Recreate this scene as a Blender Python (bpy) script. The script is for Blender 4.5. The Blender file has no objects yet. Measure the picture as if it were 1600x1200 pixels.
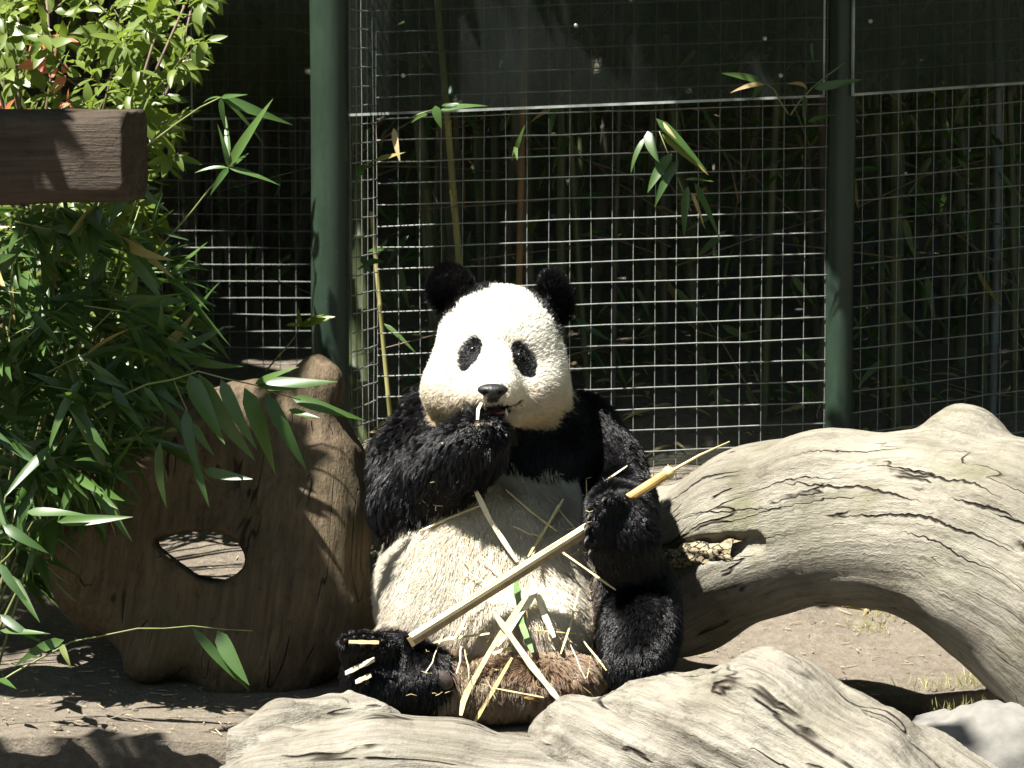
import bpy, math, random
import numpy as np
from mathutils import Vector, Matrix
from mathutils.bvhtree import BVHTree
from mathutils.kdtree import KDTree

random.seed(7); rng = np.random.default_rng(7)
S = bpy.context.scene
COL = S.collection

# ------------------------------------------------------------------ camera
PITCH = math.radians(5.5); CZ = 1.55; FPX = 5120.0
cd = bpy.data.cameras.new('camera'); cam = bpy.data.objects.new('camera', cd); COL.objects.link(cam)
cam.location = (0, 0, CZ); cam.rotation_euler = (math.radians(90) - PITCH, 0, 0)
cd.sensor_width = 36; cd.lens = 36 * FPX / 1600; cd.clip_start = 0.05; cd.clip_end = 2000
cd.dof.use_dof = True; cd.dof.focus_distance = 7.95; cd.dof.aperture_fstop = 11
S.camera = cam
S.render.resolution_x = 1024; S.render.resolution_y = 768

# ------------------------------------------------------------------ light
SUN = Vector((-0.40, -0.27, 0.875)).normalized()          # towards the sun
w = bpy.data.worlds.new('World'); S.world = w; w.use_nodes = True
nt = w.node_tree; sky = nt.nodes.new('ShaderNodeTexSky'); sky.sky_type = 'NISHITA'; sky.sun_disc = False
sky.sun_elevation = math.asin(SUN.z); sky.sun_rotation = math.atan2(SUN.x, SUN.y)
nt.links.new(sky.outputs[0], nt.nodes['Background'].inputs[0]); nt.nodes['Background'].inputs[1].default_value = 0.05
sl = bpy.data.lights.new('sun', 'SUN'); sl.energy = 5.0; sl.angle = math.radians(0.53); sl.color = (1.0, 0.965, 0.90)
so = bpy.data.objects.new('sun', sl); COL.objects.link(so); so.location = (-4, -2, 9)
so.rotation_euler = SUN.to_track_quat('Z', 'Y').to_euler()
S.view_settings.view_transform = 'Standard'; S.view_settings.look = 'None'
S.view_settings.gamma = 1; S.view_settings.use_curve_mapping = False
S.view_settings.exposure = 1.7

# ------------------------------------------------------------------ helpers
cp, sp_ = math.cos(PITCH), math.sin(PITCH)
def P(px, py, d):
    """world point seen at photo pixel (px,py) at depth y=d"""
    u = (px - 800) / FPX; v = (600 - py) / FPX
    dx, dy, dz = u, cp + v * sp_, -sp_ + v * cp
    t = d / dy
    return Vector((dx * t, d, CZ + dz * t))
def ray(px, py):
    u = (px - 800) / FPX; v = (600 - py) / FPX
    return Vector((u, cp + v * sp_, -sp_ + v * cp)).normalized()
CAMP = Vector((0, 0, CZ))

def tag(o, label=None, cat=None, group=None, kind=None):
    if label: o['label'] = label
    if cat: o['category'] = cat
    if group: o['group'] = group
    if kind: o['kind'] = kind
    return o
def empty(name, loc):
    o = bpy.data.objects.new(name, None); COL.objects.link(o); o.location = loc; o.empty_display_size = .1
    return o
def attach(o, root):
    if root is not None:
        o.parent = root; o.matrix_parent_inverse = Matrix.Translation(-root_loc(root))
    return o
def root_loc(r):
    l = Vector(r.location)
    if r.parent: l = Vector(r.get('_wl', l)) if '_wl' in r else (l if r.matrix_parent_inverse != Matrix() else l + root_loc(r.parent))
    return l
def link(name, me, mat=None, root=None, smooth=True):
    if mat is not None and len(me.materials) == 0: me.materials.append(mat)
    if smooth and len(me.polygons): me.polygons.foreach_set('use_smooth', np.ones(len(me.polygons), bool))
    o = bpy.data.objects.new(name, me); COL.objects.link(o)
    if root is not None:
        o.parent = root
        if root.type == 'EMPTY': o.matrix_parent_inverse = Matrix.Translation(-Vector(root.location))
    return o
def mesh_np(name, V, F):
    """V (n,3), F list/array of quads or tris (uniform)"""
    me = bpy.data.meshes.new(name); V = np.asarray(V, np.float32); F = np.asarray(F, np.int32)
    k = F.shape[1]
    me.vertices.add(len(V)); me.vertices.foreach_set('co', V.ravel())
    me.loops.add(F.size); me.loops.foreach_set('vertex_index', F.ravel())
    me.polygons.add(len(F)); me.polygons.foreach_set('loop_start', np.arange(0, F.size, k, dtype=np.int32))
    me.update(calc_edges=True); me.validate()
    return me
def set_attr(me, name, arr, typ='FLOAT_VECTOR'):
    a = me.attributes.new(name, typ, 'POINT')
    arr = np.asarray(arr, np.float32)
    if typ == 'FLOAT_VECTOR': a.data.foreach_set('vector', arr.ravel())
    elif typ == 'FLOAT_COLOR':
        c = np.ones((len(arr), 4), np.float32); c[:, :3] = arr; a.data.foreach_set('color', c.ravel())
    else: a.data.foreach_set('value', arr.ravel())

# value noise
_lat = rng.random((32, 32, 32)).astype(np.float32)
def vnoise(p):
    p = np.asarray(p, np.float32); i = np.floor(p).astype(np.int32); f = p - i; f = f * f * (3 - 2 * f); i &= 31; j = (i + 1) & 31
    x0, y0, z0 = i[..., 0], i[..., 1], i[..., 2]; x1, y1, z1 = j[..., 0], j[..., 1], j[..., 2]
    fx, fy, fz = f[..., 0], f[..., 1], f[..., 2]
    c00 = _lat[x0, y0, z0] * (1 - fx) + _lat[x1, y0, z0] * fx; c10 = _lat[x0, y1, z0] * (1 - fx) + _lat[x1, y1, z0] * fx
    c01 = _lat[x0, y0, z1] * (1 - fx) + _lat[x1, y0, z1] * fx; c11 = _lat[x0, y1, z1] * (1 - fx) + _lat[x1, y1, z1] * fx
    a = c00 * (1 - fy) + c10 * fy; b = c01 * (1 - fy) + c11 * fy
    return (a * (1 - fz) + b * fz) * 2 - 1
def fbm(p, o=3):
    p = np.asarray(p, np.float32); s = 0; a = 1.0
    for k in range(o): s = s + a * vnoise(p * (2 ** k) + 7.3 * k); a *= .5
    return s
# ---- signed distance modelling
def ell(c, r, R=None):
    c = np.array(c, np.float32); r = np.array(r, np.float32)
    Rm = None if R is None else np.array(R.to_3x3().transposed(), np.float32)
    def f(p):
        q = p - c
        if Rm is not None: q = q @ Rm.T
        k0 = np.sqrt(((q / r) ** 2).sum(-1)); k1 = np.sqrt(((q / (r * r)) ** 2).sum(-1)) + 1e-6
        return k0 * (k0 - 1) / k1
    return f
def cone(a, b, ra, rb):
    a = np.array(a, np.float32); b = np.array(b, np.float32); ba = b - a; l2 = float((ba * ba).sum()) + 1e-9
    def f(p):
        t = np.clip(((p - a) @ ba) / l2, 0, 1)
        q = p - a - t[..., None] * ba
        return np.sqrt((q * q).sum(-1)) - (ra + (rb - ra) * t)
    return f
def chain(pts):
    return [cone(pts[i][0], pts[i + 1][0], pts[i][1], pts[i + 1][1]) for i in range(len(pts) - 1)]
def smin(a, b, k):
    h = np.maximum(k - np.abs(a - b), 0) / k
    return np.minimum(a, b) - h * h * k * .25
def union(fs, k):
    def f(p):
        r = None
        for g in fs:
            v = g(p); r = v if r is None else smin(r, v, k)
        return r
    return f
def ssub(a, b, k):   # a minus b
    return -smin(-a, b, k)
def nets(f, lo, hi, h):
    lo = np.array(lo, np.float32); n = np.ceil((np.array(hi) - lo) / h).astype(int) + 1
    ax = [lo[i] + h * np.arange(n[i], dtype=np.float32) for i in range(3)]
    G = np.stack(np.meshgrid(*ax, indexing='ij'), -1)
    D = f(G).astype(np.float32); s = D < 0
    off = [(i, j, k) for i in (0, 1) for j in (0, 1) for k in (0, 1)]
    def sh(A, o): return A[o[0]:n[0] - 1 + o[0], o[1]:n[1] - 1 + o[1], o[2]:n[2] - 1 + o[2]]
    cnt = sum(sh(s, o).astype(np.int8) for o in off)
    act = (cnt > 0) & (cnt < 8); idx = np.argwhere(act)
    cv = np.stack([sh(D, o)[act] for o in off], 1)
    acc = np.zeros((len(idx), 3), np.float32); num = np.zeros(len(idx), np.float32)
    offa = np.array(off, np.float32)
    for a in range(8):
        for b in range(a + 1, 8):
            if sum(abs(np.array(off[a]) - np.array(off[b]))) != 1: continue
            va, vb = cv[:, a], cv[:, b]; m = (va < 0) != (vb < 0)
            t = np.where(m, va / np.where(m, va - vb, 1), 0)
            acc += np.where(m[:, None], offa[a] + t[:, None] * (offa[b] - offa[a]), 0); num += m
    V = lo + h * (idx + acc / num[:, None])
    im = -np.ones(act.shape, np.int32); im[act] = np.arange(len(idx))
    Q = []
    for ax_ in range(3):
        o = [0, 0, 0]; o[ax_] = 1
        A = s[:n[0] - o[0], :n[1] - o[1], :n[2] - o[2]]; B = s[o[0]:, o[1]:, o[2]:]
        e = np.argwhere(A != B); u, v = (ax_ + 1) % 3, (ax_ + 2) % 3
        e = e[(e[:, u] > 0) & (e[:, v] > 0) & (e[:, u] < n[u] - 1) & (e[:, v] < n[v] - 1)]
        e = e[e[:, ax_] < n[ax_] - 1]
        def g(du, dv):
            t = e.copy(); t[:, u] += du; t[:, v] += dv
            return im[t[:, 0], t[:, 1], t[:, 2]]
        q = np.stack([g(-1, -1), g(0, -1), g(0, 0), g(-1, 0)], 1)
        ins = s[e[:, 0], e[:, 1], e[:, 2]]
        q[~ins] = q[~ins][:, ::-1]
        Q.append(q)
    Q = np.concatenate(Q); Q = Q[(Q >= 0).all(1)]
    return V, Q

def tube(path, rad, seg=8, close=True):
    """path list of Vector, rad list -> V,F (quads)"""
    pts = [Vector(p) for p in path]; n = len(pts); V = []; F = []
    up = Vector((0.13, .2, .97)).normalized()
    prev = None
    for i, p in enumerate(pts):
        t = (pts[min(i + 1, n - 1)] - pts[max(i - 1, 0)]).normalized()
        if prev is None:
            a = t.cross(up)
            if a.length < .2: a = t.cross(Vector((1, 0, 0)))
        else: a = prev - t * prev.dot(t)
        a.normalize(); prev = a; b = t.cross(a)
        r = rad[i] if hasattr(rad, '__len__') else rad
        for k in range(seg):
            an = 2 * math.pi * k / seg
            V.append(p + a * (r * math.cos(an)) + b * (r * math.sin(an)))
    for i in range(n - 1):
        for k in range(seg):
            F.append((i * seg + k, i * seg + (k + 1) % seg, (i + 1) * seg + (k + 1) % seg, (i + 1) * seg + k))
    if close:
        c0 = len(V); V.append(pts[0]); V.append(pts[-1])
        for k in range(0, seg, 2):
            F.append((c0, (k + 2) % seg, (k + 1) % seg, k)); 
            e = (n - 1) * seg
            F.append((c0 + 1, e + k, e + (k + 1) % seg, e + (k + 2) % seg))
    return V, F
class Geo:
    def __init__(s): s.V = []; s.F = []
    def add(s, V, F):
        o = len(s.V); s.V += [tuple(v) for v in V]; s.F += [tuple(i + o for i in f) for f in F]; return s
    def tube(s, path, rad, seg=8): return s.add(*tube(path, rad, seg))
    def build(s, name, mat, root=None, smooth=True):
        me = bpy.data.meshes.new(name); me.from_pydata(s.V, [], s.F); me.update()
        return link(name, me, mat, root, smooth)

# ------------------------------------------------------------------ materials
class NT:
    def __init__(s, name):
        s.m = bpy.data.materials.new(name); s.m.use_nodes = True; s.t = s.m.node_tree
        s.b = s.t.nodes['Principled BSDF']; s.out = s.t.nodes['Material Output']
    def n(s, typ, **kw):
        x = s.t.nodes.new(typ)
        for k, v in kw.items():
            if k.startswith('i_'): x.inputs[k[2:].replace('_', ' ')].default_value = v
            else: setattr(x, k, v)
        return x
    def l(s, a, b): s.t.links.new(a, b)
    def attr(s, name): return s.n('ShaderNodeAttribute', attribute_name=name)
    def ramp(s, fac, stops):
        r = s.n('ShaderNodeValToRGB'); e = r.color_ramp.elements
        while len(e) < len(stops): e.new(.5)
        for i, (p, c) in enumerate(stops): e[i].position = p; e[i].color = (*c, 1) if len(c) == 3 else c
        s.l(fac, r.inputs[0]); return r
    def noise(s, vec, scale, detail=4, rough=.55):
        x = s.n('ShaderNodeTexNoise'); x.inputs['Scale'].default_value = scale; x.inputs['Detail'].default_value = detail
        x.inputs['Roughness'].default_value = rough
        if vec is not None: s.l(vec, x.inputs['Vector'])
        return x
    def mapping(s, vec, scale):
        x = s.n('ShaderNodeMapping'); x.inputs['Scale'].default_value = scale; s.l(vec, x.inputs['Vector']); return x
    def mix(s, fac, a, b, mode='MIX'):
        x = s.n('ShaderNodeMix', data_type='RGBA', blend_type=mode)
        for v, sock in ((fac, x.inputs[0]), (a, x.inputs[6]), (b, x.inputs[7])):
            if hasattr(v, 'links'): s.l(v, sock)
            else: sock.default_value = v if not isinstance(v, tuple) or len(v) == 4 else (*v, 1)
        return x.outputs[2]
    def math(s, op, a, b=None):
        x = s.n('ShaderNodeMath', operation=op)
        for v, sock in ((a, x.inputs[0]), (b, x.inputs[1])):
            if v is None: continue
            if hasattr(v, 'links'): s.l(v, sock)
            else: sock.default_value = v
        return x.outputs[0]
    def bump(s, h, strength, dist):
        x = s.n('ShaderNodeBump'); x.inputs['Strength'].default_value = strength; x.inputs['Distance'].default_value = dist
        s.l(h, x.inputs['Height']); s.l(x.outputs[0], s.b.inputs['Normal']); return x

def simple(name, col, rough=.6, metal=0, spec=.5, nscale=None, var=.25, bump=0):
    m = NT(name); m.b.inputs['Roughness'].default_value = rough; m.b.inputs['Metallic'].default_value = metal
    m.b.inputs['Specular IOR Level'].default_value = spec
    if nscale:
        g = m.n('ShaderNodeNewGeometry'); nz = m.noise(g.outputs['Position'], nscale, 5)
        c0 = tuple(c * (1 - var) for c in col); c1 = tuple(min(1, c * (1 + var)) for c in col)
        r = m.ramp(nz.outputs[0], [(.3, c0), (.7, c1)]); m.l(r.outputs[0], m.b.inputs['Base Color'])
        if bump: m.bump(nz.outputs[0], bump, .004)
    else: m.b.inputs['Base Color'].default_value = (*col, 1)
    return m.m

def wood(name, light, mid, dark, moss=(.16, .16, .06), mossamt=.25, crack=1.0, rough=.8):
    """weathered driftwood; 'grain' = straightened log coordinates (along, across1, across2) in metres"""
    m = NT(name); g = m.attr('grain').outputs['Vector']
    big = m.noise(g, 3.5, 4); st = m.noise(m.mapping(g, (1.5, 34, 34)).outputs[0], 1.6, 7, .6)
    fine = m.noise(m.mapping(g, (9, 120, 120)).outputs[0], 1.5, 5, .7)
    c = m.ramp(st.outputs[0], [(.2, dark), (.4, mid), (.62, light), (.85, mid)]).outputs[0]
    c = m.mix(.22, c, m.ramp(fine.outputs[0], [(.35, dark), (.65, light)]).outputs[0])
    ms = m.ramp(m.noise(g, 5.5, 3).outputs[0], [(.5, (0, 0, 0)), (.72, (mossamt * 2,) * 3)]).outputs[0]
    c = m.mix(ms, c, moss)
    c = m.mix(m.ramp(m.noise(g, 26, 5, .7).outputs[0], [(.56, (0, 0, 0)), (.74, (.55,) * 3)]).outputs[0], c, dark)
    pat = m.ramp(big.outputs[0], [(.35, (.72, .7, .68)), (.6, (1, 1, 1))]).outputs[0]
    c = m.mix(1.0, c, pat, 'MULTIPLY')
    # long drying cracks that follow the grain
    cn = m.noise(m.mapping(g, (.45, 9, 9)).outputs[0], 1.3, 2, .45)
    ck = m.math('ABSOLUTE', m.math('SUBTRACT', cn.outputs[0], .5))
    gate = m.ramp(m.noise(g, 6, 2).outputs[0], [(.5, (0, 0, 0)), (.56, (1, 1, 1))]).outputs[0]
    crk = m.ramp(ck, [(.0, (1, 1, 1)), (.003 * crack, (.8, .8, .8)), (.006 * crack + .0005, (0, 0, 0))]).outputs[0]
    crk = m.mix(1.0, crk, gate, 'MULTIPLY')
    c = m.mix(crk, c, (.02, .014, .009))
    m.l(c, m.b.inputs['Base Color']); m.b.inputs['Roughness'].default_value = rough; m.b.inputs['Specular IOR Level'].default_value = .25
    h = m.math('ADD', m.math('MULTIPLY', st.outputs[0], .9), m.math('MULTIPLY', fine.outputs[0], .45))
    sep = m.n('ShaderNodeSeparateColor'); m.l(crk, sep.inputs[0])
    h = m.math('SUBTRACT', h, m.math('MULTIPLY', sep.outputs[0], 1.2))
    pit = m.noise(g, 55, 4, .7); h = m.math('ADD', h, m.math('MULTIPLY', pit.outputs[0], .5))
    m.bump(h, .85, .011)
    return m.m

def leafmat(name, c0, c1, rough=.38, trans=.35, dry=.0):
    m = NT(name); oi = m.n('ShaderNodeObjectInfo'); geo = m.n('ShaderNodeNewGeometry')
    rnd = m.math('FRACT', m.math('ADD', oi.outputs['Random'], geo.outputs['Random Per Island']))
    stops = [(0, c0), (.85, c1)]
    if dry: stops += [(1 - dry, c1), (1 - dry + .01, (.32, .25, .09))]
    c = m.ramp(rnd, stops).outputs[0]
    nz = m.noise(geo.outputs['Position'], 40, 3); c = m.mix(m.math('MULTIPLY', nz.outputs[0], .35), c, tuple(x * 1.5 for x in c1))
    m.l(c, m.b.inputs['Base Color']); m.b.inputs['Roughness'].default_value = rough; m.b.inputs['Specular IOR Level'].default_value = .5
    tr = m.n('ShaderNodeBsdfTranslucent'); m.l(m.mix(.5, c, tuple(min(1, x * k) for x, k in zip(c1, (2.2, 2.4, .8)))), tr.inputs[0])
    mx = m.n('ShaderNodeMixShader'); mx.inputs[0].default_value = trans
    m.l(m.b.outputs[0], mx.inputs[1]); m.l(tr.outputs[0], mx.inputs[2]); m.l(mx.outputs[0], m.out.inputs[0])
    return m.m

M = {}
M['log_pale'] = wood('weathered_pale_wood', (.30, .28, .226), (.205, .188, .148), (.07, .062, .047), (.11, .106, .05), .34)
M['log_grey'] = wood('weathered_grey_wood', (.32, .298, .246), (.20, .182, .146), (.04, .034, .026), (.125, .112, .066), .2, 2.2)
M['log_brown'] = wood('brown_wood', (.165, .122, .075), (.095, .070, .043), (.03, .023, .014), (.06, .055, .024), .3, 1.4)
M['beam'] = wood('beam_wood', (.088, .068, .049), (.052, .038, .027), (.017, .012, .008), (.035, .018, .010), .3, 1.6)
def rotten_mat():
    m = NT('cracked_rotten_wood'); g = m.n('ShaderNodeNewGeometry').outputs['Position']
    v = m.n('ShaderNodeTexVoronoi', feature='DISTANCE_TO_EDGE'); v.inputs['Scale'].default_value = 1
    dn = m.n('ShaderNodeVectorMath', operation='MULTIPLY_ADD'); nz = m.noise(g, 40, 3); m.l(nz.outputs['Color'], dn.inputs[0]); dn.inputs[1].default_value = (.03, .03, .03); m.l(g, dn.inputs[2])
    m.l(m.mapping(dn.outputs[0], (32, 32, 60)).outputs[0], v.inputs['Vector'])
    c = m.ramp(m.noise(g, 60, 5).outputs[0], [(.3, (.17, .13, .075)), (.7, (.36, .31, .19))]).outputs[0]
    ck = m.ramp(v.outputs[0], [(.02, (0, 0, 0)), (.08, (1, 1, 1))]).outputs[0]; m.l(m.mix(ck, (.015, .011, .008), c), m.b.inputs['Base Color'])
    m.b.inputs['Roughness'].default_value = .95; m.bump(ck, 1, .006); return m.m
M['rotten'] = rotten_mat()
def post_mat():
    m = NT('green_painted_steel'); g = m.n('ShaderNodeNewGeometry').outputs['Position']
    c = m.ramp(m.noise(m.mapping(g, (14, 14, 3)).outputs[0], 1.5, 6, .65).outputs[0], [(.3, (.011, .023, .014)), (.7, (.024, .044, .028))]).outputs[0]
    ch = m.ramp(m.noise(g, 45, 5, .7).outputs[0], [(.66, (0, 0, 0)), (.72, (1, 1, 1))]).outputs[0]; c = m.mix(m.math('MULTIPLY', ch, .5), c, (.07, .075, .06))
    m.l(c, m.b.inputs['Base Color']); m.b.inputs['Roughness'].default_value = .42; m.bump(m.noise(g, 30, 4).outputs[0], .25, .004); return m.m
M['post'] = post_mat()
M['wire'] = simple('galvanised_wire', (.215, .225, .205), .45, .1, .5, 60, .25)
M['steel'] = simple('steel_bolt', (.5, .5, .5), .35, .8)
M['leaf_shrub'] = leafmat('shrub_leaf', (.05, .088, .016), (.15, .20, .04), .40, .36)
M['leaf_red'] = leafmat('red_young_leaf', (.45, .10, .09), (.62, .2, .16), .45, .3)
M['leaf_bamboo'] = leafmat('bamboo_leaf', (.026, .064, .016), (.068, .125, .03), .36, .28, .05)
M['leaf_dry'] = leafmat('dry_leaf', (.34, .23, .10), (.5, .38, .2), .6, .3)
M['culm'] = simple('bamboo_culm_green', (.05, .064, .024), .42, nscale=9, var=.4)
M['culm_brown'] = simple('bamboo_culm_brown', (.19, .105, .04), .5, nscale=9, var=.4)
M['culm_grey'] = simple('bamboo_culm_grey', (.07, .064, .048), .55, nscale=9, var=.45)
M['stem'] = simple('green_stem', (.16, .19, .06), .5, nscale=20)
M['twig'] = simple('brown_twig', (.13, .095, .06), .7, nscale=30)
M['straw'] = simple('dry_bamboo_strip', (.60, .50, .23), .5, nscale=30, var=.25)
M['straw_pale'] = simple('pale_bamboo_splint', (.70, .62, .42), .5, nscale=30, var=.2)
M['straw_green'] = simple('green_bamboo_strip', (.16, .27, .09), .45, nscale=30, var=.3)
M['stalk_skin'] = simple('bamboo_stalk_skin', (.42, .26, .09), .4, nscale=30, var=.3)
M['rock'] = simple('pale_rock', (.155, .148, .132), .9, nscale=18, var=.25, bump=1)
M['pad'] = simple('paw_pad', (.05, .035, .03), .6, nscale=60, bump=.6)
M['claw'] = simple('dark_claw', (.035, .03, .026), .5)
M['nose'] = simple('panda_nose', (.012, .011, .012), .48, nscale=120, bump=.5)
M['eye'] = simple('panda_eye', (.004, .003, .003), .12)
M['tongue'] = simple('panda_tongue', (.33, .10, .09), .35, nscale=60)
M['tooth'] = simple('panda_tooth', (.7, .62, .45), .3)

def ground_mat():
    m = NT('dusty_ground'); g = m.n('ShaderNodeNewGeometry').outputs['Position']
    a = m.noise(g, 2.2, 6); b = m.noise(g, 38, 8, .7); d = m.noise(g, 140, 4, .7)
    c = m.ramp(a.outputs[0], [(.3, (.135, .112, .085)), (.7, (.225, .192, .15))]).outputs[0]
    c = m.mix(.5, c, m.ramp(b.outputs[0], [(.3, (.075, .06, .044)), (.55, (.20, .172, .135)), (.75, (.31, .275, .22))]).outputs[0])
    m.l(c, m.b.inputs['Base Color']); m.b.inputs['Roughness'].default_value = .95; m.b.inputs['Specular IOR Level'].default_value = .1
    h = m.math('ADD', b.outputs[0], m.math('MULTIPLY', d.outputs[0], .4)); m.bump(h, .8, .02)
    return m.m
M['ground'] = ground_mat()
def clear_mat():
    m = NT('scuffed_clear_plastic'); g = m.n('ShaderNodeNewGeometry').outputs['Position']
    tr = m.n('ShaderNodeBsdfTransparent'); tr.inputs[0].default_value = (.64, .69, .67, 1)  # grey tint dims the mesh behind, in place of canopy shade
    gl = m.n('ShaderNodeBsdfGlossy'); gl.inputs['Roughness'].default_value = .12
    df = m.n('ShaderNodeBsdfDiffuse'); df.inputs[0].default_value = (.30, .34, .33, 1)
    fr = m.n('ShaderNodeFresnel'); fr.inputs[0].default_value = 1.35
    nz = m.noise(m.mapping(g, (2, 2, 1)).outputs[0], 3, 5); dust = m.ramp(nz.outputs[0], [(.3, (.012,) * 3), (.75, (.036,) * 3)]).outputs[0]
    m1 = m.n('ShaderNodeMixShader'); m.l(dust, m1.inputs[0]); m.l(tr.outputs[0], m1.inputs[1]); m.l(df.outputs[0], m1.inputs[2])
    m2 = m.n('ShaderNodeMixShader'); m.l(m.math('MULTIPLY', fr.outputs[0], .6), m2.inputs[0]); m.l(m1.outputs[0], m2.inputs[1]); m.l(gl.outputs[0], m2.inputs[2])
    m.l(m2.outputs[0], m.out.inputs[0]); return m.m
M['clear'] = clear_mat()

# ------------------------------------------------------------------ ground
def gz(x, y):
    """ground height"""
    x = np.asarray(x, float); y = np.asarray(y, float)
    c = np.interp(y, [6.9, 7.4, 8.0, 8.5, 8.9, 9.15, 9.35, 9.7, 11, 13, 15, 19, 400], [0, 0, 0.0, .05, .11, .22, .36, .5, .7, .95, 2.2, 4.2, 6])
    l = np.interp(y, [6.9, 7.4, 8.0, 8.5, 9.0, 9.5, 11.8, 13, 15, 19, 400], [0, 0, 0.0, .05, .11, .20, .47, .65, 2.2, 4.2, 6])
    t = np.clip((x + .75) / .35, 0, 1); t = t * t * (3 - 2 * t)
    z = l * (1 - t) + c * t
    r_ = np.interp(y, [6.9, 8.0, 8.45, 8.6, 9.1, 9.25, 9.4, 9.7, 11, 13, 15, 19, 400], [-.1, -.1, -.06, -.035, .06, .2, .38, .52, .7, .95, 2.2, 4.2, 6])
    t = np.clip((x - .25) / .25, 0, 1); t = t * t * (3 - 2 * t); z = z * (1 - t) + r_ * t
    nz = fbm(np.stack([x * 1.7, y * 1.7, 0 * x], -1), 3) * .018 + fbm(np.stack([x * 9, y * 9, 0 * x + 3], -1), 3) * .006
    edge = 7.53 + .05 * vnoise(np.stack([x * 2.2, 0 * x + 4, 0 * x], -1)) + .012 * vnoise(np.stack([x * 14, 0 * x + 4, 0 * x], -1)) + .9 * np.clip((x - .15) / .4, 0, 1)
    dr = np.interp(x, [.2, .6], [.2, .06])
    return z + nz, edge, dr
def rows(segs):
    a = []
    for lo, hi, st in segs: a += list(np.arange(lo, hi, st))
    return np.array(a)
gx = rows([(-400, -20, 60), (-20, -4, 2), (-4, -1.6, .2), (-1.6, 1.7, .02), (1.7, 4, .2), (4, 20, 2), (20, 401, 60)])
gy = rows([(-200, -10, 40), (-10, 5, 1.5), (5, 7.2, .2), (7.2, 7.4, .02), (7.41, 7.42, .003), (7.425, 9.6, .02), (9.6, 16, .2), (16, 40, 3), (40, 401, 60)])
GX, GY = np.meshgrid(gx, gy, indexing='ij'); GE = gz(GX, GY)[1]; YP = GY.copy()
GY = YP + (GE - 7.42) * np.interp(YP, [5.5, 7.42, 9.6], [0, 1, 0])          # one grid row follows the crumbled ledge
GZ, _, GD = gz(GX, GY); low = YP < 7.4185
GZ = GZ - GD * np.clip((7.4185 - YP) / .006, 0, 1); GY = np.where(low, GY + .12 * np.exp(-(7.42 - YP) / .1) * np.clip((7.42 - YP) / .01, 0, 1) * np.clip(1.1 - GX, .4, 1), GY)
# crumbled undercut lip: push the foot of the drop back under the edge
V = np.stack([GX, GY, GZ], -1).reshape(-1, 3)
ni, nj = len(gx), len(gy)
I = (np.arange(ni - 1)[:, None] * nj + np.arange(nj - 1)[None, :]).ravel()
gme = mesh_np('ground', V, np.stack([I, I + nj, I + nj + 1, I + 1], 1))
ground = tag(link('ground', gme, M['ground']), 'dusty bare brown ground of the enclosure', kind='structure')
gbvh = BVHTree.FromPolygons([tuple(v) for v in V], [tuple(p.vertices) for p in gme.polygons])
def gpt(px, py):
    h = gbvh.ray_cast(CAMP, ray(px, py)); return h[0]
def gh(x, y): a, e, dr = gz(np.array([x]), np.array([y])); return float(a[0] - (dr[0] if y < e[0] else 0))

# ------------------------------------------------------------------ logs
def log_object(name, axis, f, lo, hi, h, mat, label, cat, root=None, rough=.006, rs=14):
    """axis: list of (Vector, radius) used for straightened grain coordinates"""
    Vv, Q = nets(f, lo, hi, h)
    # grain coordinates
    A = np.array([p for p, r in axis], np.float32)
    if len(A) > 2:
        E = np.vstack([2 * A[0] - A[1], A, 2 * A[-1] - A[-2]]); out = []
        for i in range(1, len(E) - 2):
            for t in np.linspace(0, 1, 8, endpoint=False):
                out.append(.5 * (2 * E[i] + (E[i + 1] - E[i - 1]) * t + (2 * E[i - 1] - 5 * E[i] + 4 * E[i + 1] - E[i + 2]) * t * t + (3 * E[i] - E[i - 1] - 3 * E[i + 1] + E[i + 2]) * t ** 3))
        A = np.array(out + [E[-2]], np.float32)
    best = np.full(len(Vv), 1e9, np.float32); G = np.zeros((len(Vv), 3), np.float32); s0 = 0
    for i in range(len(A) - 1):
        a, b = A[i], A[i + 1]; ba = b - a; L = np.linalg.norm(ba); t = ((Vv - a) @ ba) / (L * L)
        tc = np.clip(t, 0 if i else -9, 1 if i < len(A) - 2 else 9); q = Vv - a - tc[:, None] * ba; d = (q * q).sum(1)
        dr = ba / L; e1 = np.cross(dr, (0.1, 1, 0.2)); e1 /= np.linalg.norm(e1); e2 = np.cross(dr, e1)
        g = np.stack([s0 + tc * L, q @ e1, q @ e2], 1); m = d < best; best[m] = d[m]; G[m] = g[m]; s0 += L
    me = mesh_np(name, Vv, Q)
    nrm = np.zeros(len(Vv) * 3, np.float32); me.vertices.foreach_get('normal', nrm); nrm = nrm.reshape(-1, 3)
    dsp = fbm(G * np.array([1.2, rs, rs], np.float32) + 5, 4) * rough
    Vv = Vv + nrm * dsp[:, None]; me.vertices.foreach_set('co', Vv.astype(np.float32).ravel()); me.update()
    set_attr(me, 'grain', G)
    o = link(name, me, mat, root)
    if root is None: tag(o, label, cat)
    return o
def wob(fn, amp, sc, seed=0):
    return lambda p: fn(p) + amp * fbm(p * sc + seed, 2)

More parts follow.
